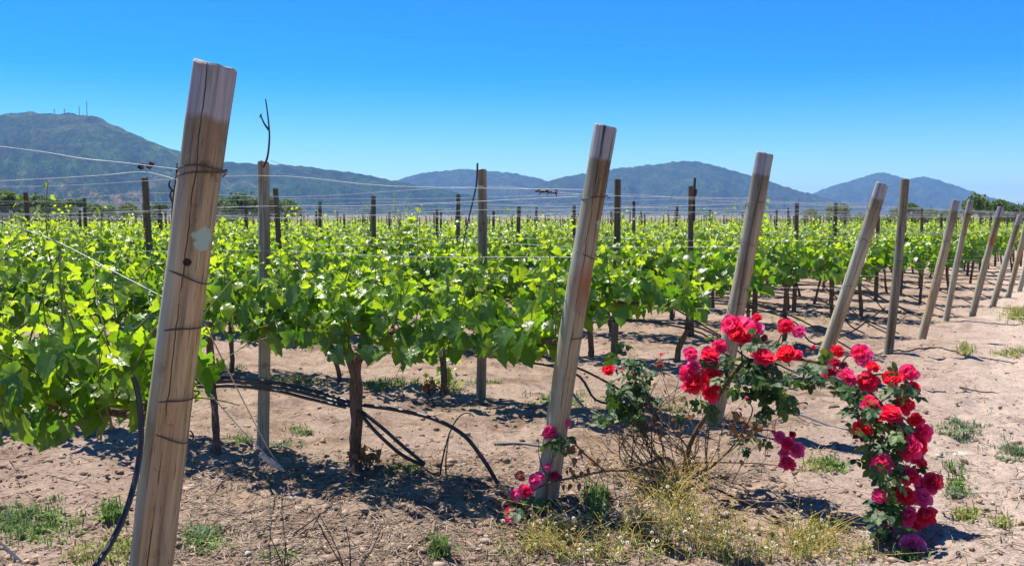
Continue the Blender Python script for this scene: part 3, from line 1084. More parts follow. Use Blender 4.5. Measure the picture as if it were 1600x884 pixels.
vc = []
for k in range(NROWS):
    s = 1.25 + vr.normal(0, .05)
    j = 0
    while s < 175:
        p = E[k] + U * s
        px, py, dp = proj(np.array((p[0], p[1], 1.1)))
        if dp > .5 and -230 < px < 1830 and p[1] < 94 and (k, j) not in done:
            vc.append((dp, k, j, s))
        s += 1.21 + vr.normal(0, .03)
        j += 1
vc.sort()
seen = {}
print('vines', len(vc), 'posts', len(cand))
for n, (dp, k, j, s) in enumerate(vc[:280]):
    p = E[k] + U * s + NR * vr.normal(0, .03)
    tm, fm, sm, _ = protos[int(vr.integers(len(protos)))]
    root = empty('grapevine', (p[0], p[1], float(ground_h(p[0], p[1]))), ROW_RZ + (math.pi if vr.random() < .5 else 0) + vr.normal(0, .04))
    zs = vr.normal(1.0, .03)
    root.scale = (vr.uniform(.97, 1.08), vr.uniform(.9, 1.15), zs)
    if k < 12:
        lab = f'{ORN[min(j, 49)]} grapevine from the end post, in the {ORD[k]} row'
    else:
        seen[k] = seen.get(k, -1) + 1
        lab = f'{ORN[seen[k]]} grapevine from the right in view in the {ORN[k]} row from the front'
    tag(root, lab, 'grapevine', 'grapevines trained along the trellis rows' if k < 12 else 'grapevines of the far rows')
    for nm, me in (('trunk', tm), ('foliage', fm), ('shoots', sm)):
        if nm == 'shoots' and dp > 25: continue
        o = bpy.data.objects.new(nm, me)
        C.objects.link(o)
        o.parent = root
        if nm == 'foliage': o['kind'] = 'stuff'
# the rest reads as one green mass
fmb = MB(); tmb = MB()
Xr = np.array((U[0], U[1], 0)); Yr = np.array((-U[1], U[0], 0))
RM = np.stack([Xr, Yr, UP3], -1)
for (dp, k, j, s) in vc[280:]:
    p = E[k] + U * s
    p[2] = float(ground_h(p[0], p[1]))
    pos, Rm, size, you = protos[int(vr.integers(len(protos)))][3]
    if dp > 45:
        sub = vr.random(len(pos)) < .5
        pos, Rm, size, you = pos[sub], Rm[sub], size[sub] * 1.35, you[sub]
    fl = -1 if vr.random() < .5 else 1
    q = pos * np.array((fl, 1, vr.normal(1, .03)))
    W = q @ RM.T + p
    add_leaves(fmb, W, np.einsum('ij,njk->nik', RM, Rm), size, you, vr.random(len(pos)), 2, vr)
    add_tube(tmb, [p - UP3 * .1, p + UP3 * .45 + Xr * vr.normal(0, .04), p + UP3 * .9], [.035, .03, .03], 4, caps=False)
o = fmb.obj('far_grapevines', M['leaf'])
tag(o, 'far rows of grapevines reading as one green mass', 'grapevines', kind='stuff')
o2 = tmb.obj('far_vine_trunks', M['bark'], o, attr=False)
o2['kind'] = 'stuff'

# ------------------------------------------------------------------ trellis wires and drip hoses
wr = np.random.default_rng(77)
WNAME = ['topmost', 'second highest', 'middle', 'lowest']
for k in range(NROWS):
    ps = rows_posts[k]
    if not ps: continue
    s_end = ps[-1] + 4
    hs_ = [(1.71, 1.84), (1.68, 1.64), (1.36, 1.36), (.90, .90)] if k < 13 else [(1.64, 1.84), (1.36, 1.36)]
    for q, (h0, h1) in enumerate(hs_):
        pts = []
        if k < 13:
            pts.append(post_at(k, h0))
        off = NR * wr.normal(0, .01) + NR * (.045 if q % 2 else -.045)
        prev = 0.0
        for s in ps + [s_end]:
            if k < 13 or len(pts):
                m = E[k] + U * (prev + s) / 2 + off
                hh = h1 - .02 - wr.random() * .05
                if prev == 0.0: hh = (h0 + h1) / 2 - .02
                m[2] = hh
                pts.append(m)
            c_ = E[k] + U * s + off
            c_[2] = h1
            pts.append(c_)
            prev = s
        mb = MB()
        add_tube(mb, smooth_path(pts, len(pts) * (4 if k < 6 else 2)), (.0015 if k < 4 else .0014), 4, caps=False)
        o = mb.obj('trellis_wire', M['wire'], attr=False)
        if k < 12:
            tag(o, f'{WNAME[q]} trellis wire of the {ORD[k]} row', 'wire', 'trellis wires strung along the rows')
        else:
            tag(o, f'{WNAME[q if k < 13 else q * 2]} trellis wire of the {ORN[k]} row from the front', 'wire', 'trellis wires of the far rows')


def hose(name, pts, rad, label, mat='hose', n=60, group=None, sides=8):
    mb = MB()
    add_tube(mb, smooth_path(pts, n), rad, sides)
    o = mb.obj(name, M[mat], attr=False)
    tag(o, label, 'hose', group)
    return o


def rowpt(k, s, h, off=0.0):
    p = E[k] + U * s + NR * off
    p[2] = float(ground_h(p[0], p[1])) + h
    return p


for k in range(0, 13):
    if k == 1: continue
    s1 = (rows_posts[k][-1] if rows_posts[k] else 8) + 3
    for strand in range(2 if k in (2, 3, 4, 5, 6) else 1):
        pts = [rowpt(k, .25 + strand * .5, .02, .25 - .4 * strand), rowpt(k, .55 + strand * .35, .13, .12), rowpt(k, 1.15, .36 - .05 * strand, .05)]
        s = 1.9
        while s < s1:
            pts.append(rowpt(k, s, .47 - .06 * strand + wr.normal(0, .035), .05 + wr.normal(0, .02)))
            s += .9
        hose('drip_hose', pts, .010, f'{["upper", "lower"][strand]} black drip hose along the {ORD[k]} row' if k < 12 else 'black drip hose along the farthest row with an end post in view', n=len(pts) * 5, group='black drip hoses along the rows', sides=6)
# crossing loose hose ends between the fourth and seventh rows
for k, (sa, ha, sb, hb) in {3: (.2, .02, 1.6, .62), 4: (.9, .02, .05, .55), 5: (.3, .03, 1.3, .60), 6: (.25, .02, 1.4, .55)}.items():
    hose('hose_end', [rowpt(k, sa, ha, -.2), rowpt(k, (sa + sb) / 2, (ha + hb) / 2 - .05, -.1), rowpt(k, sb, hb, 0)], .009,
         f'loose black hose end slanting to the ground at the end of the {ORD[k]} row', n=16, group='loose hose ends', sides=6)

# second row: bundle of hoses sweeping down to the ground
def wob(pts, dz, dy): return [np.asarray(p) + np.array((0, dy, dz)) for p in pts]
b1 = [A(150, 585, 6.75), A(300, 592, 6.45), A(360, 590, 6.35), A(425, 597, 6.12), A(490, 610, 5.97), A(556, 630, 5.83), A(620, 640, 5.72), A(680, 655, 5.62), A(725, 680, 5.55), A(757, 720, 5.48), G(780, 762, .02), G(800, 772, .012)]
hose('drip_hose', b1, .0125, 'long black hose arching from the forked vine down to the soil', n=90, sides=10)
b2 = [A(150, 590, 6.7), A(300, 598, 6.4), A(365, 596, 6.3), A(430, 604, 6.07), A(490, 618, 5.92), A(552, 636, 5.80), A(590, 662, 5.74), A(630, 697, 5.72), A(657, 719, 5.72), A(662, 724, 5.72), A(655, 724, 5.71), A(625, 708, 5.70), A(588, 675, 5.70), A(562, 645, 5.74), A(548, 634, 5.78)]
hose('drip_hose', b2, .0115, 'black hose doubled back in a narrow loop beside the forked vine', n=110, sides=10)
b3 = [A(150, 597, 6.65), A(300, 604, 6.4), A(365, 603, 6.28), A(430, 610, 6.05), A(480, 622, 5.93), A(540, 636, 5.8)]
hose('drip_hose', b3, .010, 'lowest black hose strand of the bundle behind the nearest post', n=50, sides=8)
# hose standing at the nearest post
h0 = [A(208, 588, 2.86), A(214, 606, 2.86), A(219, 640, 2.86), A(220, 690, 2.84), A(212, 745, 2.80), A(196, 800, 2.74), A(172, 850, 2.68), A(140, 895, 2.60), A(80, 960, 2.5), G(20, 1000, .02), G(-80, 990, .02)]
hose('drip_hose', h0, .0088, 'black hose end standing up beside the nearest post', n=80, sides=10)
hose('drip_hose', [G(-90, 790, .012), G(-20, 838, .012), G(15, 866, .012), G(60, 910, .012), G(120, 960, .012)], .0105, 'black hose lying on the soil in the bottom left corner', n=30)
hose('hose_end', [G(772, 697, .015), G(815, 697, .02), G(850, 702, .02), G(890, 706, .015), G(905, 712, .01)], .010, 'grey cut hose length lying behind the second end post', 'hose_old', 24)
hose('hose_end', [A(880, 590, 7.6), A(905, 628, 7.4), A(935, 648, 7.2), G(965, 655, .015)], .010, 'grey hose end touching the soil left of the rose bush', 'hose_old', 24)
hose('hose_end', [G(1195, 640, .012), G(1250, 650, .012), G(1300, 668, .012), G(1345, 676, .012)], .010, 'grey hose length lying on the soil behind the rose arch', 'hose_old', 24)

# anchor wires of the nearest post
aw = G(462, 754)
b0, t0_ = end_top[0]
for q, (hh, dx, lab) in enumerate([(.93, -.06, 'left anchor wire running from the nearest post to the ground'), (.96, .07, 'right anchor wire running from the nearest post to the ground')]):
    p0 = post_at(0, hh * 1.0 + .28) + np.array((dx, -.02, 0))
    st = aw + np.array((-.14, -.02, .14)) + np.array((.03 * q, 0, .0))
    mb = MB(); add_tube(mb, smooth_path([p0, p0 * .5 + st * .5 - UP3 * .015, st, aw + np.array((.05 * q, 0, -.03))], 20), .0028, 5)
    o = mb.obj('anchor_wire', M['wire'], attr=False); tag(o, lab, 'wire', 'anchor wires of the nearest post')
mb = MB()
st = aw + np.array((-.14, -.03, .14))
V = []
for i, t in enumerate(np.linspace(-1, 1, 6)):
    c_ = st + np.array((.06 * t, .0, -.045 * t)); wd = .012 * (1 - .35 * abs(t))
    V += [c_ + np.array((.012, -.012, wd)), c_ + np.array((-.012, -.012, -wd)), c_ + np.array((-.012, .0, -wd)), c_ + np.array((.012, .0, wd))]
F = []
for i in range(5):
    for j in range(4):
        F.append((i * 4 + j, i * 4 + (j + 1) % 4, i * 4 + 4 + (j + 1) % 4, i * 4 + 4 + j))
F += [(0, 3, 2, 1), (20, 21, 22, 23)]
mb.add(V, F)
o = mb.obj('wire_tensioner', M['strap'], smooth=False, attr=False)
tag(o, 'small grey tensioner plate on the anchor wires by the line post', 'tensioner')
# loose wires from the nearest post to the left
for pts, lab in [([A(-120, 300, 3.7), A(0, 345, 3.45), A(90, 378, 3.30), A(180, 425, 3.2), A(228, 450, 3.12), A(262, 468, 3.04)], 'loose wire slanting down from the left edge to the nearest post'),
                 ([A(-120, 215, 3.75), A(0, 229, 3.5), A(70, 238, 3.35), A(130, 248, 3.26), A(190, 254, 3.2), post_at(0, 1.70) + np.array((-.06, -.03, 0))], 'slack top wire rising to the left from the nearest post'),
                 ([A(-120, 290, 3.75), A(0, 283, 3.5), A(80, 279, 3.35), A(160, 274, 3.25), A(225, 269, 3.18), post_at(0, 1.67) + np.array((-.06, -.03, 0))], 'slack lower wire reaching the nearest post below the tie')]:
    mb = MB(); add_tube(mb, smooth_path(pts, 40), .0013, 5)
    o = mb.obj('loose_wire', M['wire'], attr=False); tag(o, lab, 'wire', 'loose wires of the front row')


mb = MB(); add_tube(mb, smooth_path([A(420, 250, 6.2), A(480, 270, 6.6), A(590, 305, 7.3), A(700, 345, 8.0), A(760, 372, 8.4)], 20), .0016, 4)
o = mb.obj('brace_wire', M['wire'], attr=False); tag(o, 'slanting wire running down right from the first line post', 'wire')


def tie(pts_list, label, name='dry_tendril', mat='darkcane', r=.003):
    mb = MB()
    for P in pts_list:
        P = smooth_path(P, 16)
        add_tube(mb, P, np.linspace(r, r * .5, len(P)), 5)
    o = mb.obj(name, M[mat], attr=False)
    tag(o, label, 'dry twig')
    return o


def knots(px0, px1, py, dep, label, n=6, seed=0):
    rg = np.random.default_rng(seed)
    L = []
    for i in range(n):
        x = px0 + (px1 - px0) * (i + rg.random()) / n
        y = py + rg.normal(0, 1.2)
        L.append([A(x, y, dep), A(x + rg.uniform(-5, 9), y + rg.uniform(-3, 3), dep + rg.normal(0, .01)), A(x + rg.uniform(-4, 10), y + rg.uniform(-2, 9), dep)])
    L.append([A(px0, py, dep), A((px0 + px1) / 2, py + 1, dep), A(px1, py + 1.5, dep)])
    return tie(L, label, r=.0042)


knots(217, 240, 257, 3.17, 'dry tendrils clinging to the wires left of the nearest post', 7, 1)
knots(836, 872, 299, 5.3, 'dry tendrils clinging to the wires left of the second end post', 8, 2)
tie([[A(268, 362, 3.12), A(270, 320, 3.1), A(274, 285, 3.1), A(277, 255, 3.1)], [A(272, 300, 3.1), A(264, 290, 3.1), A(266, 282, 3.1)], [A(276, 272, 3.1), A(281, 262, 3.1), A(287, 258, 3.1)], [A(270, 318, 3.1), A(266, 305, 3.1), A(269, 296, 3.1)]],
    'dark dry tendril climbing the left side of the nearest post', 'dry_tendril', r=.004)
tie([[A(411, 262, 6.1), A(418, 245, 6.1), A(421, 215, 6.1), A(419, 185, 6.1), A(415, 155, 6.1)], [A(420, 203, 6.1), A(413, 193, 6.1), A(407, 180, 6.1)], [A(407, 184, 6.1), A(408, 178, 6.1)]],
    'bare dead cane sticking up beside the first line post', 'dry_cane', r=.008)
tie([[A(746, 255, 8.0), A(744, 290, 8.0), A(735, 330, 7.98), A(727, 365, 7.95), A(722, 395, 7.95)]], 'thin black cable hanging from the line post left of centre', 'hanging_cable', 'hose', r=.009)
tie([[A(1083, 345, 11.6), A(1084, 310, 11.6), A(1086, 278, 11.6)], [A(1085, 305, 11.6), A(1088, 296, 11.6)]], 'dark stake tied to a line post between the second and third end posts', 'wooden_stake', 'darkcane', r=.028)

# ------------------------------------------------------------------ rose bush
RB = G(1062, 735)
rose = empty('rose_bush', RB)
tag(rose, 'sprawling rose bush arching right with a cascade of red and pink blooms', 'rose bush')
RBn = RB.copy()
rg = np.random.default_rng(321)


def cane(pts, r0, r1, mat='cane', n=26, name='cane'):
    mb = MB()
    P = smooth_path([np.asarray(p) - RBn for p in pts], n)
    add_tube(mb, P, np.linspace(r0, r1, len(P)), 6, wob=.12, seed=int(rg.integers(1e6)))
    return mb.obj(name, M[mat], rose, attr=False)


# petals: cupped, wavy rimmed
def petal_geo(rng, L, W, curl, cup, nu=5, nv=5):
    u = np.linspace(-1, 1, nu); v = np.linspace(0, 1, nv)
    UU, VV = np.meshgrid(u, v)
    wv = W * np.sin(np.clip(VV * 1.9 + .28, 0, math.pi * .80)) ** .8
    x = UU * wv
    ang = curl[0] + (curl[1] - curl[0]) * VV
    st = np.gradient(v)
    yy = np.cumsum(np.cos(ang[:, 0]) * L / nv); zz = np.cumsum(np.sin(ang[:, 0]) * L / nv)
    y = np.repeat(yy[:, None], nu, 1) - cup * W * UU ** 2 * .35
    z = np.repeat(zz[:, None], nu, 1) + cup * W * (UU ** 2) * .55 + rng.normal(0, .035, UU.shape) * W * VV
    y = y - .10 * L * (UU ** 2) * VV ** 3
    V = np.stack([x, y, z], -1).reshape(-1, 3)
    i = np.arange(nv - 1)[:, None] * nu; j = np.arange(nu - 1)[None]
    F = np.stack([i + j, i + j + 1, i + nu + j + 1, i + nu + j], -1).reshape(-1, 4)
    return V, F, VV.ravel()


def rotz(a):
    c, s = math.cos(a), math.sin(a)
    return np.array(((c, -s, 0), (s, c, 0), (0, 0, 1)))


def bloom_meshes(hue, seed):
    """unit bloom (radius 1, axis +z): a heart of rolled petals, plus three kinds of outer petal"""
    rng = np.random.default_rng(seed)
    core = MB()
    for w_, (n, L, Wd, c0, c1, r) in enumerate([(3, .42, .22, 1.5, 1.75, .03), (5, .52, .32, 1.25, 1.55, .07), (6, .62, .38, .95, 1.25, .11), (7, .70, .42, .62, .95, .13)]):
        for i in range(n):
            V, F, vv = petal_geo(rng, L * rng.uniform(.9, 1.1), Wd, (c0 + rng.normal(0, .08), c1 + rng.normal(0, .12)), .8, 4, 4)
            V = V + np.array((0, r, 0))
            V = V @ rotz(i * 2 * math.pi / n + w_ * .7 + rng.normal(0, .15)).T
            core.add(V, F, np.stack([0 * vv, 0 * vv + hue, vv ** 2], -1))
    cm = core.mesh('rose_bloom', M['petal'])
    pets = []
    for c0, c1, L in ((.42, .62, .80), (.15, .28, .88), (-.12, -.30, .92)):
        m = MB()
        V, F, vv = petal_geo(rng, L, .44, (c0, c1), .55)
        m.add(V + np.array((0, .13, 0)), F, np.stack([0 * vv, 0 * vv + hue, vv ** 2], -1))
        pets.append(m.mesh('petal', M['petal']))
    return cm, pets


BLOOM = {'red': [bloom_meshes(.0 + .06 * i, 500 + i) for i in range(3)], 'hot': [bloom_meshes(.20 + .05 * i, 510 + i) for i in range(3)],
         'pink': [bloom_meshes(.42 + .05 * i, 520 + i) for i in range(3)], 'dark': [bloom_meshes(.78, 530)], 'faded': [bloom_meshes(.97, 540)]}
sep_m = MB()
for i in range(5):
    V = np.array([(0, .05, 0), (.10, .22, -.12), (0, .48, -.30), (-.10, .22, -.12)]) @ rotz(i * 1.2566).T
    sep_m.add(V, [(0, 1, 2), (0, 2, 3)], (.35, .4, 0))
Vt, Qt = tube_geo(np.array([(0, 0, -1.3), (.04, .0, -.6), (0, 0, -.2), (0, 0, .02)]), [.05, .05, .09, .17], 6)
sep_m.add(Vt, Qt, (.35, .5, 0))
SEPM = sep_m.mesh('calyx', M['rose_leaf'])


def rotation_to(axis, spin):
    z = nrm(axis)
    ref = np.array((0, 0, 1.0)) if abs(z[2]) < .9 else np.array((1.0, 0, 0))
    x = nrm(np.cross(ref, z)); y = np.cross(z, x)
    return np.stack([x, y, z], -1) @ rotz(spin)


def bloom(px, py, diam, dep, kind, face=None, bud=False, parent=None, org=None):
    p = A(px, py, dep)
    rad = diam * rg.uniform(.43, .50) / FOC * dep
    toc = nrm(np.array((0, 0, CAM_H)) - p)
    ax = nrm((toc * rg.uniform(.35, 1.0) + UP3 * rg.uniform(.25, 1.0) + np.array((rg.normal(0, .35), 0, 0))) if face is None else np.asarray(face, float))
    Rm = rotation_to(ax, rg.uniform(0, 6.28))
    cm, pets = BLOOM[kind][int(rg.integers(len(BLOOM[kind])))]
    par = parent or rose
    o = place_leaf(par, cm, p - ax * rad * .25 - (RBn if org is None else org), Rm, rad, 'rose_bloom')
    ident = np.eye(3)
    if not bud:
        for w_, n in ((0, 6), (1, 7), (2, 6)):
            for i in range(n):
                a = (i + w_ * .37) * 2 * math.pi / n + rg.normal(0, .14)
                sc_ = rg.uniform(.72, 1.18)
                place_leaf(o, pets[w_], (0, 0, -.05 * w_), rotz(a), sc_, 'petal')
    if par is rose:
        place_leaf(o, SEPM, (0, 0, 0), ident, 1.0, 'calyx')
    return p


B = [  # px, py, diameter px, distance, colour
    (950, 577, 22, 5.75, 'red'), (974, 577, 9, 5.75, 'dark'), (994, 568, 8, 5.75, 'hot'), (1033, 554, 10, 5.7, 'hot'), (988, 582, 9, 5.76, 'dark'),
    (860, 672, 30, 5.05, 'hot'), (880, 658, 27, 5.08, 'pink'), (868, 662, 20, 5.12, 'pink'), (855, 728, 17, 5.0, 'pink'), (834, 749, 24, 4.95, 'pink'), (843, 743, 20, 5.0, 'pink'),
    (822, 767, 26, 4.92, 'hot'), (806, 771, 27, 4.9, 'pink'), (798, 797, 22, 4.88, 'red'), (797, 812, 20, 4.86, 'pink'), (866, 741, 16, 5.05, 'dark'), (840, 688, 9, 5.0, 'pink'), (890, 702, 9, 5.0, 'hot'),
    (1143, 508, 48, 5.55, 'hot'), (1150, 521, 34, 5.50, 'red'), (1176, 517, 38, 5.50, 'hot'), (1163, 527, 26, 5.5, 'red'), (1166, 507, 26, 5.6, 'pink'),
    (1079, 553, 28, 5.45, 'hot'), (1084, 572, 26, 5.45, 'pink'), (1074, 583, 30, 5.44, 'hot'), (1083, 598, 38, 5.42, 'red'), (1075, 604, 24, 5.46, 'hot'), (1112, 553, 36, 5.46, 'red'), (1106, 572, 24, 5.5, 'hot'),
    (1111, 588, 36, 5.42, 'red'), (1109, 612, 32, 5.44, 'red'), (1123, 539, 26, 5.55, 'hot'), (1133, 556, 20, 5.55, 'dark'), (1118, 602, 22, 5.45, 'red'),
    (1195, 555, 36, 5.30, 'red'), (1228, 550, 40, 5.28, 'red'), (1246, 554, 18, 5.30, 'hot'), (1228, 509, 30, 5.40, 'red'), (1249, 517, 24, 5.38, 'pink'), (1183, 495, 15, 5.50, 'red'), (1270, 543, 13, 5.25, 'red'), (1284, 550, 12, 5.22, 'dark'),
    (1310, 547, 26, 5.1, 'red'), (1343, 551, 34, 5.08, 'hot'), (1350, 560, 24, 5.05, 'pink'), (1297, 580, 32, 5.1, 'dark'), (1325, 587, 38, 5.02, 'hot'), (1353, 594, 36, 5.0, 'red'), (1364, 571, 22, 5.0, 'red'), (1305, 565, 18, 5.12, 'dark'),
    (1360, 627, 38, 4.92, 'hot'), (1392, 589, 36, 4.95, 'red'), (1418, 581, 34, 4.95, 'hot'), (1425, 606, 32, 4.94, 'red'), (1415, 631, 34, 4.92, 'red'), (1392, 643, 42, 4.86, 'red'), (1349, 667, 32, 4.88, 'red'),
    (1408, 671, 40, 4.88, 'dark'), (1440, 673, 34, 4.86, 'hot'), (1420, 697, 46, 4.80, 'hot'), (1436, 691, 36, 4.84, 'red'), (1432, 714, 30, 4.84, 'hot'), (1378, 722, 38, 4.76, 'hot'), (1421, 743, 42, 4.76, 'red'),
    (1456, 752, 34, 4.76, 'dark'), (1415, 772, 38, 4.72, 'red'), (1443, 776, 34, 4.74, 'pink'), (1377, 773, 32, 4.70, 'pink'), (1418, 803, 38, 4.66, 'hot'), (1448, 803, 38, 4.68, 'red'), (1434, 818, 24, 4.7, 'red'),
    (1425, 850, 40, 4.60, 'pink'), (1387, 826, 18, 4.75, 'dark'), (1430, 655, 28, 4.93, 'red'), (1400, 660, 26, 4.95, 'red'), (1440, 722, 26, 4.84, 'red'), (1440, 757, 28, 4.82, 'hot'),
    (1218, 682, 20, 5.35, 'pink'), (1243, 701, 28, 5.30, 'pink'), (1230, 692, 26, 5.32, 'hot'), (1230, 722, 28, 5.28, 'hot'), (1225, 706, 22, 5.34, 'pink'), (1250, 707, 18, 5.3, 'dark'), (1208, 675, 12, 5.35, 'hot'), (1167, 622, 11, 5.4, 'pink'), (1238, 678, 14, 5.34, 'dark'),
    (1100, 567, 18, 5.5, 'faded'), (812, 742, 20, 4.98, 'faded'), (873, 745, 14, 5.06, 'faded'), (1262, 548, 12, 5.28, 'faded'), (1372, 655, 16, 4.95, 'faded'), (1030, 568, 16, 5.72, 'faded'), (1400, 765, 16, 4.78, 'faded'), (1194, 528, 14, 5.48, 'faded'), (1318, 570, 14, 5.1, 'faded'),
]
for b in B:
    bloom(*b, bud=b[2] < 14)

# main arching cane and its forks
main = [RBn + (0.02, 0, -.05), A(1080, 690, 5.9), A(1110, 640, 5.75), A(1135, 600, 5.6), A(1165, 565, 5.5), A(1200, 562, 5.4)]
cane(main, .017, .010, n=40)
cane([A(1165, 567, 5.5), A(1230, 560, 5.35), A(1290, 570, 5.2), A(1345, 600, 5.05), A(1390, 650, 4.92), A(1402, 710, 4.84), A(1402, 770, 4.76), A(1410, 820, 4.68), A(1422, 846, 4.62)], .010, .004, n=60)
cane([A(1340, 600, 5.05), A(1370, 585, 5.0), A(1405, 590, 4.97), A(1420, 606, 4.96)], .006, .003)
cane([A(1385, 645, 4.93), A(1415, 655, 4.9), A(1437, 690, 4.86), A(1446, 750, 4.8), A(1446, 790, 4.74)], .006, .003)
cane([A(1310, 578, 5.15), A(1320, 560, 5.12), A(1335, 552, 5.1)], .005, .003)
cane([A(1140, 597, 5.6), A(1118, 590, 5.52), A(1096, 585, 5.48), A(1084, 575, 5.47)], .007, .003)
cane([A(1160, 570, 5.5), A(1158, 545, 5.52), A(1150, 520, 5.55)], .006, .003)
cane([A(1200, 562, 5.4), A(1215, 535, 5.4), A(1228, 514, 5.4), A(1246, 518, 5.39)], .005, .003)
cane([A(1180, 566, 5.46), A(1184, 525, 5.5), A(1183, 498, 5.5)], .004, .002)
cane([RBn + (-.02, .0, .0), A(1040, 715, 5.8), A(985, 733, 5.5), A(945, 735, 5.3), A(900, 745, 5.15), A(865, 752, 5.05), A(835, 765, 4.98), A(806, 790, 4.92)], .011, .004, n=40)
cane([A(945, 735, 5.3), A(915, 710, 5.2), A(895, 690, 5.12), A(872, 672, 5.1)], .006, .003)
cane([A(865, 752, 5.05), A(850, 735, 5.02), A(842, 710, 5.02), A(842, 690, 5.0)], .004, .002)
cane([A(835, 765, 4.98), A(812, 785, 4.92), A(800, 810, 4.88)], .004, .002)
cane([RBn + (.05, 0, 0), A(1110, 730, 5.9), A(1150, 690, 5.7), A(1175, 645, 5.5), A(1168, 624, 5.4)], .008, .003)
cane([A(1150, 690, 5.7), A(1190, 672, 5.45), A(1215, 678, 5.38), A(1232, 700, 5.34)], .005, .003)
cane([RBn + (.1, -.05, .0), G(1110, 772, .05), G(1180, 800, .03), G(1235, 825, .02)], .008, .004, 'darkcane')
cane([RBn + (.05, 0, .05), A(1130, 722, 5.95), A(1200, 725, 5.8), A(1260, 735, 5.7)], .006, .002, 'darkcane')
# upright bundle of thin stems with side twigs
for i in range(50):
    a = rg.uniform(-1, 1)
    b_ = RBn + np.array((rg.normal(0, .13) + a * .24, rg.normal(0, .16), -.03))
    px = 1066 + a * 135 + rg.normal(0, 25)
    if i % 3 == 0: px = 990 + rg.normal(0, 28)
    py = rg.uniform(575, 690)
    t_ = A(px, py, rg.uniform(5.5, 6.25))
    m_ = (b_ + t_) / 2 + rg.normal(0, .05, 3)
    cane([b_, m_, t_], rg.uniform(.0025, .0055), .0013, 'cane' if rg.random() < .75 else 'darkcane', 12)
    for q in range(2):
        c0 = m_ * (1 - .5 * q * rg.random()) + t_ * (.5 * q * rg.random()) if q else m_
        c0 = m_ + (t_ - m_) * rg.uniform(0, .7)
        e_ = c0 + rg.normal(0, .10, 3) + np.array((0, 0, .08))
        cane([c0, (c0 + e_) / 2 + rg.normal(0, .015, 3), e_], .0022, .001, 'darkcane', 6, 'twig')
for i in range(26):      # low dry tangle to the left
    s_ = G(rg.uniform(880, 1060), rg.uniform(745, 800), .01)
    e_ = s_ + np.array((rg.normal(-.15, .2), rg.normal(0, .15), rg.uniform(.05, .35)))
    cane([s_, (s_ + e_) / 2 + rg.normal(0, .04, 3), e_], .0028, .0012, 'dry' if rg.random() < .5 else 'cane', 8, 'twig')


def rose_leaflet(rng, bend):
    pts = [(0, 0), (.24, .16), (.36, .42), (.28, .72), (0, 1.0), (-.28, .72), (-.36, .42), (-.24, .16)]
    P = np.array(pts + [(0, .3), (0, .65)], float)
    F = [(8, 0, 1), (8, 1, 2), (8, 2, 9), (9, 2, 3), (9, 3, 4), (9, 4, 5), (9, 5, 6), (8, 9, 6), (8, 6, 7), (8, 7, 0)]
    z = .25 * np.abs(P[:, 0]) - bend * P[:, 1] ** 2
    return np.stack([P[:, 0], P[:, 1], z], -1), np.array(F)


def compound(rng, youth):
    m = MB()
    for q, (off, ang, s) in enumerate([((0, .55), 0, .52), ((.02, .48), -1.05, .44), ((-.02, .48), 1.05, .44), ((.02, .2), -1.2, .36), ((-.02, .2), 1.2, .36)]):
        P, F = rose_leaflet(rng, rng.uniform(.05, .35))
        V = (P * s) @ rotz(ang + rng.normal(0, .12)).T + np.array((off[0], off[1], rng.normal(0, .03)))
        m.add(V, F, (youth, rng.random(), 0))
    Vt, Qt = tube_geo(np.array([(0, -.1, 0), (0, .3, .02), (0, .6, 0)]), .012, 4)
    m.add(Vt, Qt, (.6, .5, .5))
    return m.mesh('leaf', M['rose_leaf'])


RL = [compound(np.random.default_rng(700 + i), (.0, .15, .3, .5, .8)[i % 5]) for i in range(10)]
M['dead_leaf'] = mat_plain('withered_leaf', (0.30, 0.16, 0.07), .8, .2, 0, .5, 40, .3)
dm = MB()
P, F = rose_leaflet(np.random.default_rng(3), .8)
dm.add(P, F); DL = dm.mesh('leaf', M['dead_leaf'])


def leaf_cloud(cx, cy, rx, ry, dep, n, size=(.085, .13), mesh=None, hang=.45, dsp=.12):
    for _ in range(n):
        x, y = rg.normal(0, .5, 2)
        p = A(cx + x * rx, cy + y * ry, dep + rg.normal(0, dsp)) - RBn
        tipd = nrm(np.array((rg.normal(0, 1), rg.normal(-.3, .8), -hang + rg.normal(0, .4))))
        nm = np.array((rg.normal(0, .5), -.4 + rg.normal(0, .5), .9))
        me = RL[int(rg.integers(len(RL)))] if mesh is None else mesh
        place_leaf(rose, me, p, frames(tipd, nm), rg.uniform(*size))


leaf_cloud(985, 618, 36, 56, 5.85, 120, (.075, .12))
leaf_cloud(1010, 580, 40, 25, 5.8, 14, (.06, .09))
leaf_cloud(1185, 565, 45, 40, 5.5, 46)
leaf_cloud(1200, 600, 40, 26, 5.42, 34)
leaf_cloud(1225, 625, 18, 22, 5.35, 14, (.09, .12), None, .9)
leaf_cloud(1275, 580, 40, 18, 5.22, 20)
leaf_cloud(1330, 605, 35, 28, 5.08, 26)
leaf_cloud(1365, 660, 30, 50, 4.97, 40)
leaf_cloud(1395, 720, 26, 60, 4.88, 44)
leaf_cloud(1385, 790, 22, 45, 4.78, 34)
leaf_cloud(1405, 600, 25, 20, 5.0, 10)
leaf_cloud(1120, 575, 30, 40, 5.58, 20)
leaf_cloud(1085, 635, 35, 8, 5.6, 7)
leaf_cloud(875, 685, 18, 10, 5.1, 9)
leaf_cloud(830, 790, 25, 20, 4.97, 14)
leaf_cloud(1180, 690, 40, 40, 5.5, 12, (.05, .08))
leaf_cloud(1165, 660, 30, 45, 5.5, 46, (.03, .05), DL)
leaf_cloud(1050, 640, 60, 50, 5.8, 30, (.025, .04), DL)
leaf_cloud(900, 730, 60, 40, 5.2, 34, (.025, .045), DL)
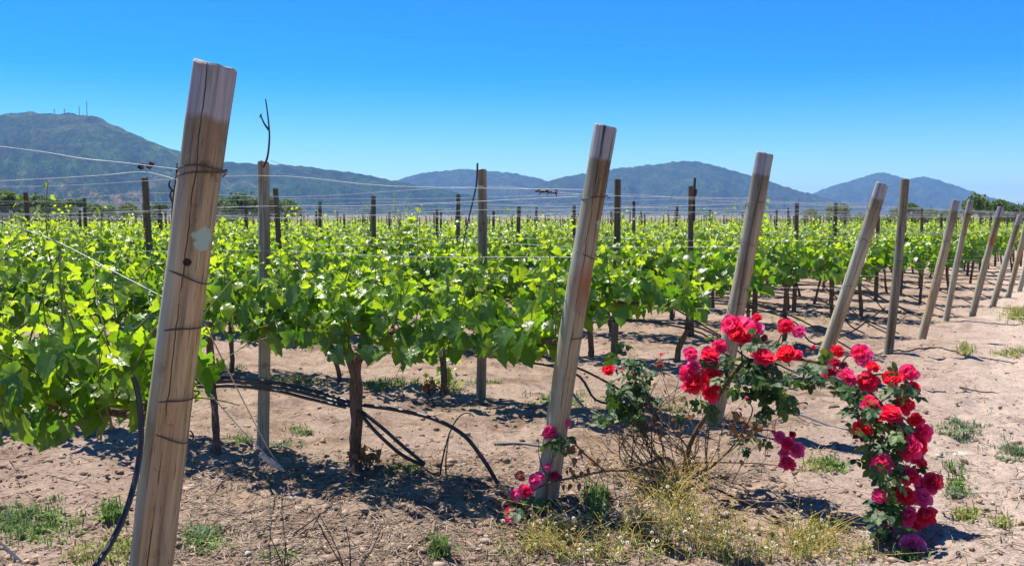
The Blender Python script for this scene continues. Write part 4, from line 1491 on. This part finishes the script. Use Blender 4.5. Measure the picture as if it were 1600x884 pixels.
leaf_cloud(800, 770, 25, 30, 4.95, 16, (.025, .045), DL)

# fallen bloom on the soil
fb = G(742, 834)
fr = empty('fallen_bloom', fb); tag(fr, 'small fallen pink bloom lying on bare soil', 'flower')
bloom(742, 832, 13, float(fb[1]), 'pink', (0, -.5, .8), False, fr, fb)

# ------------------------------------------------------------------ ground litter and weeds
gr = np.random.default_rng(55)


def view_samples(n, y0, y1, px0=-150, px1=1750, power=1.0):
    py = y0 + (y1 - y0) * gr.random(n) ** power
    px = gr.uniform(px0, px1, n)
    out = np.array([G0(a, b) for a, b in zip(px, py)])
    out[:, 2] = ground_h(out[:, 0], out[:, 1])
    return out


# clods and pebbles
ico = np.array([(0, 0, 1), (.89, 0, .45), (.28, .85, .45), (-.72, .53, .45), (-.72, -.53, .45), (.28, -.85, .45), (.72, .53, -.45), (-.28, .85, -.45), (-.89, 0, -.45), (-.28, -.85, -.45), (.72, -.53, -.45), (0, 0, -1)])
icf = np.array([(0, 1, 2), (0, 2, 3), (0, 3, 4), (0, 4, 5), (0, 5, 1), (1, 6, 2), (2, 7, 3), (3, 8, 4), (4, 9, 5), (5, 10, 1), (6, 7, 2), (7, 8, 3), (8, 9, 4), (9, 10, 5), (10, 6, 1), (11, 7, 6), (11, 8, 7), (11, 9, 8), (11, 10, 9), (11, 6, 10)])
S = np.concatenate([view_samples(9000, 470, 1000), view_samples(4000, 690, 900, 0, 1250)])
mb = MB()
n = len(S)
sz = np.exp(gr.normal(math.log(.0085), .55, n))
sz = np.minimum(sz, .032)
V = ico[None] * (1 + gr.normal(0, .22, (n, 12, 1))) * sz[:, None, None] * np.array((1, 1, .62)) * gr.uniform(.7, 1.3, (n, 1, 3))
V = V + S[:, None, :]
FF = (icf[None] + (np.arange(n) * 12)[:, None, None]).reshape(-1, 3)
base_c = np.array((.30, .215, .155))[None] * gr.uniform(.55, 1.35, (n, 1))
base_c = np.where((gr.random(n) < .02)[:, None], np.array((.48, .43, .38))[None], base_c)
mb.add(V.reshape(-1, 3), FF, np.repeat(base_c, 12, 0))
o = mb.obj('soil_clods', M['clods'], smooth=False)
tag(o, 'small clods and pebbles strewn over the dry soil', 'clods', kind='stuff')

# fine straw and twig litter
S = np.concatenate([view_samples(4600, 520, 960), view_samples(3600, 720, 900, 250, 1000)])
mb = MB()
for p in S:
    L = gr.uniform(.03, .16); a = gr.uniform(0, 6.28)
    d = np.array((math.cos(a), math.sin(a), 0))
    q1 = p + d * L * .5 + np.array((gr.normal(0, .012), gr.normal(0, .012), .008 + abs(gr.normal(0, .006)))); q2 = p + d * L
    q2[2] = float(ground_h(q2[0], q2[1])) + .006
    c_ = np.array((.44, .35, .26)) * gr.uniform(.3, 1.45)
    r = gr.uniform(.0012, .0032)
    V, Q = tube_geo([p + (0, 0, .004), q1, q2], [r, r, r * .6], 3)
    mb.add(V, Q, c_)
o = mb.obj('straw_litter', M['bits'])
tag(o, 'fine straw and twig litter on the soil', 'litter', kind='stuff')

# larger pruned canes lying about
def lying(pxs, r, label, mat='dry', lift=.008):
    pts = [G(x, y, lift + 0.0) for x, y in pxs]
    mb = MB(); P = smooth_path(pts, 26)
    P[:, 2] = np.maximum(P[:, 2], ground_h(P[:, 0], P[:, 1]) + r * .6)
    add_tube(mb, P, np.linspace(r, r * .45, len(P)), 6, wob=.15, seed=int(gr.integers(1e6)))
    o = mb.obj('dry_twig', M[mat], attr=False)
    tag(o, label, 'twig', 'dry pruned canes on the soil')
    return o


lying([(475, 772), (520, 772), (555, 765), (583, 742)], .0055, 'curved pale twig lying just in front of the forked vine')
lying([(400, 762), (440, 763), (478, 770), (510, 771)], .004, 'thin pale twig lying below the anchor wires')
lying([(545, 778), (580, 785), (602, 815), (610, 850), (604, 868)], .006, 'long bent pale twig in front of the forked vine')
lying([(556, 786), (568, 812), (574, 836)], .005, 'short straight twig left of the long bent one')
lying([(458, 836), (500, 806), (535, 777)], .005, 'dark slanting twig left of the bent pale twig', 'darkcane')
lying([(560, 884), (580, 860), (592, 845), (598, 835)], .009, 'thick broken twig at the bottom edge')
lying([(675, 838), (684, 815), (690, 800)], .010, 'stubby brown stick in front of the shadow')
lying([(655, 850), (666, 842), (672, 834)], .007, 'short dark stick next to the stubby brown one', 'darkcane')
lying([(330, 765), (385, 742), (430, 790)], .004, 'thin kinked twig right of the nearest post')
lying([(80, 745), (110, 752), (140, 762)], .005, 'pale twig on the slope left of the nearest post')
lying([(15, 720), (28, 733), (40, 742)], .004, 'short pale twig near the left edge')
lying([(1395, 551), (1470, 552), (1530, 559), (1590, 569)], .012, 'long dark branch lying in the far lane at the right', 'darkcane')
lying([(1500, 606), (1525, 612), (1560, 616)], .010, 'dark stick on the lane at the right edge', 'darkcane')
lying([(1135, 775), (1190, 800), (1235, 822)], .007, 'dark fallen cane right of the rose bush', 'darkcane')
lying([(1310, 858), (1350, 866), (1400, 880)], .006, 'pale twig in the shade below the rose cascade')
lying([(1490, 648), (1530, 690), (1560, 700)], .004, 'thin twig on the lane right of the cascade')
for i in range(34):
    px, py = gr.uniform(300, 760), gr.uniform(745, 880)
    a = gr.uniform(0, 6.28); L = gr.uniform(20, 75)
    lying([(px, py), (px + math.cos(a) * L * .5 + gr.normal(0, 5), py + math.sin(a) * L * .22 + gr.normal(0, 3)), (px + math.cos(a) * L, py + math.sin(a) * L * .45)], gr.uniform(.0022, .0045),
          'loose pruned twig among the litter in the middle foreground', 'dry' if gr.random() < .6 else 'darkcane')
# the bent dead cane standing between vine and post, and upright dry stems at the front
tie([[G(687, 746), A(692, 715, 5.65), A(703, 675, 5.7), A(718, 650, 5.72), A(732, 645, 5.72), A(741, 651, 5.72)], [G(697, 746), A(697, 715, 5.68), A(701, 685, 5.7)]],
    'bent dry cane hooked over beside the hose', 'dry_cane', 'darkcane', .006)
for i, (pts, lab) in enumerate([([G(548, 905), A(515, 850, 4.15), A(484, 790, 4.2)], 'long thin dark stem leaning left at the bottom edge'), ([G(540, 900), A(528, 860, 4.12), A(495, 795, 4.2)], 'second thin dark stem beside the long leaning one'),
                                ([G(548, 892), A(546, 850, 4.2), A(540, 822, 4.2)], 'short upright dark stem at the bottom edge'), ([G(445, 895), A(436, 868, 4.1), A(421, 836, 4.1)], 'dark forked stem right of the nearest post'),
                                ([G(443, 895), A(446, 866, 4.1), A(447, 838, 4.1)], 'upright dark stem beside the forked one'), ([G(556, 892), A(580, 860, 4.2), A(598, 820, 4.25)], 'thin stem leaning right at the bottom edge')]):
    tie([pts], lab, 'dead_weed', 'darkcane', .0035)

# stones
def stone(px, py, sx, sy, sz_, label):
    p = G(px, py)
    rr = np.random.default_rng(int(px))
    mb = MB()
    a = np.arange(12) / 12 * 2 * math.pi
    prof = 1 + rr.normal(0, .12, 12)
    V = []
    for f, z in ((1.0, -.3), (1.05, .35), (.85, .8), (.45, 1.0)):
        V.append(np.stack([np.cos(a) * prof * f * sx, np.sin(a) * prof * f * sy, np.full(12, z * sz_) + rr.normal(0, .06 * sz_, 12)], -1))
    V = np.concatenate(V)
    i = np.arange(3)[:, None] * 12; j = np.arange(12)[None]; j2 = (j + 1) % 12
    mb.add(V, np.stack([i + j, i + j2, i + 12 + j2, i + 12 + j], -1).reshape(-1, 4))
    mb.add(np.concatenate([V[-12:], [V[-12:].mean(0)]]), np.stack([np.arange(12), (np.arange(12) + 1) % 12, np.full(12, 12)], -1))
    o = mb.obj('stone', M['stone'], attr=False)
    o.location = Vector([float(t) for t in p])
    tag(o, label, 'stone')


stone(1503, 711, .075, .045, .022, 'flat pale stone on the lane right of the rose cascade')
stone(1466, 712, .02, .02, .012, 'small stone left of the flat pale stone')
stone(17, 742, .03, .022, .022, 'pale stone near the left edge')

# weeds
mb = MB()


def blades(p, n, h, spread, col, wid=.0036, lean=.8):
    for _ in range(n):
        q = p + np.array((gr.normal(0, spread), gr.normal(0, spread), 0))
        q[2] = float(ground_h(q[0], q[1])) - .004
        hh = h * gr.uniform(.5, 1.25)
        a = gr.uniform(0, 6.28)
        d = np.array((math.cos(a), math.sin(a), 0))
        s_ = np.array((-d[1], d[0], 0)) * wid * gr.uniform(.6, 1.3)
        m_ = q + UP3 * hh * .6 + d * hh * lean * .25 * gr.random()
        t_ = q + UP3 * hh * (1 - .3 * gr.random()) + d * hh * lean * gr.random()
        c_ = np.array(col) * gr.uniform(.65, 1.4)
        mb.add([q - s_ * .6, q + s_ * .6, m_ + s_, m_ - s_, t_], [(0, 1, 2), (0, 2, 3), (3, 2, 4)], c_)


def rosette(p, n, r, col):
    for i in range(n):
        a = gr.uniform(0, 6.28); d = np.array((math.cos(a), math.sin(a), 0)); L = r * gr.uniform(.5, 1.2)
        s_ = np.array((-d[1], d[0], 0)) * L * gr.uniform(.18, .3)
        q = p + np.array((gr.normal(0, r * .4), gr.normal(0, r * .4), .004))
        c_ = np.array(col) * gr.uniform(.6, 1.5)
        mb.add([q, q + d * L * .5 + s_ + UP3 * L * .35, q + d * L + UP3 * L * gr.uniform(.1, .5), q + d * L * .5 - s_ + UP3 * L * .3], [(0, 1, 2), (0, 2, 3)], c_)


GRN = (.17, .26, .07); GYL = (.30, .32, .10); BLG = (.20, .26, .13)
for (cx, cy, rx, ry, n, h, col) in [
    (55, 822, 62, 22, 170, .05, GRN), (20, 815, 30, 20, 60, .055, BLG), (175, 805, 14, 16, 40, .08, GRN), (185, 860, 40, 22, 90, .05, GYL), (130, 870, 25, 12, 40, .04, GYL),
    (320, 848, 38, 14, 80, .04, GRN), (310, 835, 25, 10, 40, .05, BLG), (445, 866, 32, 5, 40, .02, GRN), (682, 870, 6, 14, 14, .10, GRN),
    (600, 602, 45, 7, 90, .06, GRN), (460, 594, 40, 6, 70, .05, GYL), (350, 577, 35, 5, 60, .05, GRN), (700, 607, 22, 10, 40, .06, GYL), (370, 688, 25, 5, 40, .04, GRN), (440, 700, 20, 8, 30, .045, BLG), (470, 675, 18, 8, 26, .04, GRN), (640, 732, 35, 6, 40, .035, GRN),
    (1500, 672, 32, 10, 90, .05, BLG), (1585, 710, 25, 12, 70, .06, BLG), (1495, 752, 12, 12, 40, .06, GRN), (1500, 772, 22, 6, 50, .04, BLG), (1510, 805, 18, 9, 50, .045, GYL), (1565, 815, 12, 10, 30, .05, GYL), (1300, 728, 26, 9, 55, .055, GRN), (1275, 730, 12, 8, 30, .06, GYL),
    (1508, 548, 12, 7, 40, .10, GYL), (1580, 553, 28, 7, 60, .07, GYL), (1590, 495, 20, 13, 80, .13, GYL), (1300, 820, 30, 8, 50, .05, BLG), (880, 625, 60, 8, 70, .06, GRN), (1030, 640, 50, 6, 40, .05, GRN), (930, 790, 12, 25, 24, .12, GRN), (1420, 870, 20, 6, 20, .05, GRN), (760, 600, 30, 5, 24, .05, GRN), (1250, 500, 60, 6, 30, .06, GYL), (60, 690, 40, 8, 14, .03, GRN)]:
    for _ in range(n):
        x, y = cx + gr.normal(0, .55) * rx, cy + gr.normal(0, .55) * ry
        p = G(x, y)
        if gr.random() < .5: blades(p, 8, h, .025, col)
        else: rosette(p, 9, h * .55, col)
# scattered sprigs
for p in view_samples(150, 540, 900):
    blades(p, 3, .035, .015, GYL if gr.random() < .5 else BLG, .003)
o = mb.obj('weeds', M['bits'], smooth=False)
tag(o, 'patches of low green weeds on the soil', 'weeds', kind='stuff')

# chamomile and dry grass under the roses
mb = MB()
PAT = [(1050, 775, 55, 50, 330), (1005, 840, 60, 40, 200), (1100, 850, 70, 34, 220), (865, 845, 60, 26, 150), (920, 874, 90, 14, 120), (1265, 852, 42, 30, 220), (1330, 868, 60, 14, 40), (1180, 874, 80, 14, 110), (800, 868, 60, 20, 40), (1060, 830, 260, 50, 120), (1585, 488, 20, 10, 40)]
for (cx, cy, rx, ry, n) in PAT:
    for _ in range(n):
        p = G(cx + gr.normal(0, .5) * rx, cy + gr.normal(0, .5) * ry)
        u = gr.random()
        if u < .50:       # fine green-yellow stems, some with a daisy head
            hh = gr.uniform(.04, .15)
            t_ = p + np.array((gr.normal(0, .04), gr.normal(0, .04), hh))
            col = np.array((.38, .40, .10)) * gr.uniform(.6, 1.3)
            V, Q = tube_geo([p - (0, 0, .01), (p + t_) / 2 + gr.normal(0, .008, 3), t_], [.0016, .0014, .001], 3); mb.add(V, Q, col)
            blades((p + t_) / 2, 0, .05, .01, GRN)
            for q in range(5):
                a = gr.uniform(0, 6.28); b0_ = p + (t_ - p) * gr.uniform(.1, .8); d = np.array((math.cos(a), math.sin(a), .5)) * gr.uniform(.012, .03)
                s_ = np.array((-d[1], d[0], 0)) * .14
                mb.add([b0_ - s_, b0_ + s_, b0_ + d], [(0, 1, 2)], col)
            if gr.random() < .62:
                ax = nrm(np.array((gr.normal(0, .5), -.5 + gr.normal(0, .4), .8)))
                Rr = rotation_to(ax, gr.uniform(0, 6))
                rr_ = gr.uniform(.006, .011)
                if gr.random() < .45:
                    for q in range(8):
                        a = q * math.pi / 4
                        V = np.array([(0, .3, 0), (.26, .7, -.05), (0, 1.1, -.12), (-.26, .7, -.05)]) @ rotz(a).T * rr_ @ Rr.T + t_
                        mb.add(V, [(0, 1, 2), (0, 2, 3)], (.78, .76, .68))
                V = ico * np.array((.42, .42, .3)) * rr_ * 1.1 @ Rr.T + t_ + ax * rr_ * .15
                mb.add(V, icf, (.70, .50, .04))
        elif u < .88:     # straw
            hh = gr.uniform(.06, .20) * (1.8 if cy < 800 and cx > 900 else 1.0)
            d = np.array((gr.normal(0, .75), gr.normal(0, .6), 1.0)) * hh
            col = np.array((.68, .50, .17)) * gr.uniform(.55, 1.25)
            V, Q = tube_geo([p - (0, 0, .01), p + d * .5 + gr.normal(0, .012, 3), p + d * np.array((1.3, 1.3, .85))], [.0018, .0014, .0008], 3); mb.add(V, Q, col)
        else:
            q = p.copy(); blades(q, 3, .06, .015, GRN, .003)
o = mb.obj('chamomile_patch', M['bits'], smooth=False)
tag(o, 'tangle of tiny chamomile flowers and dry grass below the rose bush', 'wild flowers', kind='stuff')

# dry suckers at vine feet
for (px, py, d0, lab) in [(575, 735, 5.8, 'withered brown suckers at the foot of the forked vine'), (672, 618, 8.4, 'withered brown suckers at the foot of a vine in the third row'), (140, 668, 3.9, 'dark dry vine litter under the front row')]:
    b_ = G(px, py)
    root = empty('dry_sucker', b_); tag(root, lab, 'dry plant')
    m1 = MB(); m2 = MB()
    for i in range(9):
        e_ = np.array((gr.normal(0, .07), gr.normal(0, .05), gr.uniform(.05, .18)))
        add_tube(m1, smooth_path([np.zeros(3), e_ * .5 + gr.normal(0, .01, 3), e_], 6), [.003] * 7, 4) if False else add_tube(m1, [np.zeros(3), e_ * .5 + gr.normal(0, .01, 3), e_], [.0035, .003, .0015], 4)
        for q in range(3):
            V = LEAF[1][int(gr.integers(8))][0] * gr.uniform(.03, .055)
            Fm = frames(nrm(gr.normal(0, 1, 3)), gr.normal(0, 1, 3))
            m2.add(V @ Fm.T + e_ * gr.uniform(.4, 1.0), LEAF[1][0][1])
    m1.obj('twig', M['darkcane'], root, attr=False)
    q = m2.obj('foliage', M['dead_leaf'], root); q['kind'] = 'stuff'
b_ = G(700, 608)
root = empty('green_sucker', b_); tag(root, 'small green sucker shoot beside a vine foot in the third row', 'plant')
m2 = MB()
add_leaves(m2, gr.normal(0, .07, (40, 3)) + (0, 0, .14), frames(gr.normal(0, 1, (40, 3)), np.array((0, -.3, 1)) + gr.normal(0, .4, (40, 3))), gr.uniform(.04, .07, 40), gr.uniform(.3, .9, 40), gr.random(40), 0, gr)
q = m2.obj('foliage', M['leaf'], root); q['kind'] = 'stuff'
m1 = MB(); add_tube(m1, [np.zeros(3), (.01, 0, .1), (.0, .02, .2)], [.005, .004, .002], 5); m1.obj('stem', M['shoot'], root, attr=False)

# ------------------------------------------------------------------ far trees
tr_ = np.random.default_rng(91)


def tree_mesh(seed, H, Wd, youth, flat=1.0, nleaf=210):
    rng = np.random.default_rng(seed)
    t = MB()
    add_tube(t, [(0, 0, -.3), (rng.normal(0, .1), 0, H * .2), (rng.normal(0, .2), 0, H * .5)], [.16 * H / 5, .12 * H / 5, .05 * H / 5], 7, wob=.15)
    cl = []
    for i in range(9):
        a = rng.uniform(0, 6.28); rr = Wd * rng.uniform(.15, .95)
        c_ = np.array((math.cos(a) * rr, math.sin(a) * rr, H * rng.uniform(.38, .86)))
        cl.append((c_, rng.uniform(.25, .42) * Wd))
        add_tube(t, [(0, 0, H * .22), c_ * .5 + np.array((0, 0, H * .08)), c_], [.08 * H / 5, .05 * H / 5, .02], 5)
    cl.append((np.array((0, 0, H * .75)), .5 * Wd))
    m = MB()
    for c_, r in cl:
        n = nleaf
        d = nrm(rng.normal(0, 1, (n, 3)))
        p = c_ + d * (r * rng.uniform(.45, 1.12, (n, 1))) * np.array((1, 1, .72 * flat))
        tip = d + rng.normal(0, .7, (n, 3)); nor = d + rng.normal(0, .6, (n, 3)) + (0, 0, .4)
        add_leaves(m, p, frames(tip, nor), rng.uniform(.20, .42, n) * H / 5, np.clip(youth + rng.normal(0, .15, n), 0, 1), rng.random(n), 2, rng)
    return t.mesh('trunk', M['bark'], attr=False), m.mesh('crown', M['tree_leaf'])


TM = [tree_mesh(11, 5.0, 2.6, .3), tree_mesh(12, 5.0, 3.2, .45), tree_mesh(13, 5.0, 2.3, .95), tree_mesh(14, 5.0, 1.7, .75, 1.2, 85), tree_mesh(15, 5.0, 3.0, .25)]
SPEC = [  # px, top py, distance, kind, words
    (-70, 308, 150, 0, 'dark tree beyond the vineyard, outside the left end'), (-25, 316, 160, 1, 'rounded tree at the very left edge behind the vines'), (12, 310, 150, 2, 'tallest light green tree at the left edge behind the vines'), (38, 317, 155, 0, 'dark green tree right of the light one at the left edge'), (62, 316, 150, 1, 'broad dark tree in the left tree line'),
    (88, 319, 158, 4, 'dark round tree in the middle of the left tree line'), (112, 321, 165, 0, 'smaller dark tree towards the end of the left tree line'), (145, 326, 170, 2, 'pale green low tree left of the short dark post'), (172, 328, 172, 2, 'second pale green low tree of the left group'), (200, 326, 165, 1, 'low tree hidden partly by the tall vine shoot'), (245, 327, 165, 0, 'dark tree just left of the nearest post'),
    (352, 320, 150, 1, 'dark tree just right of the nearest post'), (382, 312, 148, 4, 'taller dark tree left of the first line post'), (425, 318, 150, 0, 'dark tree right of the first line post'), (448, 322, 155, 1, 'last dark tree right of the first line post'),
    (1268, 332, 175, 2, 'small pale tree right of the third end post'), (1300, 328, 170, 2, 'pale green spreading tree between the third and fourth end posts'), (1312, 326, 172, 2, 'pale green tree just left of the fourth end post'), (1345, 338, 180, 1, 'low bush behind the fourth end post'),
    (1425, 326, 150, 0, 'dark green tree right of the upright fifth post'), (1400, 332, 160, 1, 'low dark tree left of the upright fifth post'), (1450, 333, 160, 1, 'low tree left of the sixth end post'), (1478, 334, 165, 0, 'low dark tree between two leaning posts'),
    (1535, 313, 120, 3, 'tall airy tree right of the slim brown post'), (1510, 322, 130, 3, 'airy tree behind the slim brown post'), (1565, 322, 135, 0, 'dark tree behind the red banded post'), (1590, 326, 130, 4, 'dark tree at the right edge'), (1625, 322, 130, 0, 'dark tree beyond the right edge'), (1670, 324, 130, 1, 'broad tree beyond the right edge')]
for (px, py, D, kd, lab) in SPEC:
    b_ = A(px, 345, D); b_[2] = float(ground_h(b_[0], b_[1]))
    H = A(px, py, D)[2] - b_[2]
    root = empty('tree', b_, tr_.uniform(0, 6.28)); tag(root, lab, 'tree', 'trees beyond the vineyard')
    s_ = H / 5.0 * 1.28
    wd = {3: .8}.get(kd, 1.0) * max(s_, .75)
    root.scale = (wd, wd, s_)
    for nm, me in (('trunk', TM[kd][0]), ('crown', TM[kd][1])):
        o = bpy.data.objects.new(nm, me); C.objects.link(o); o.parent = root

print('objects', len(bpy.data.objects))
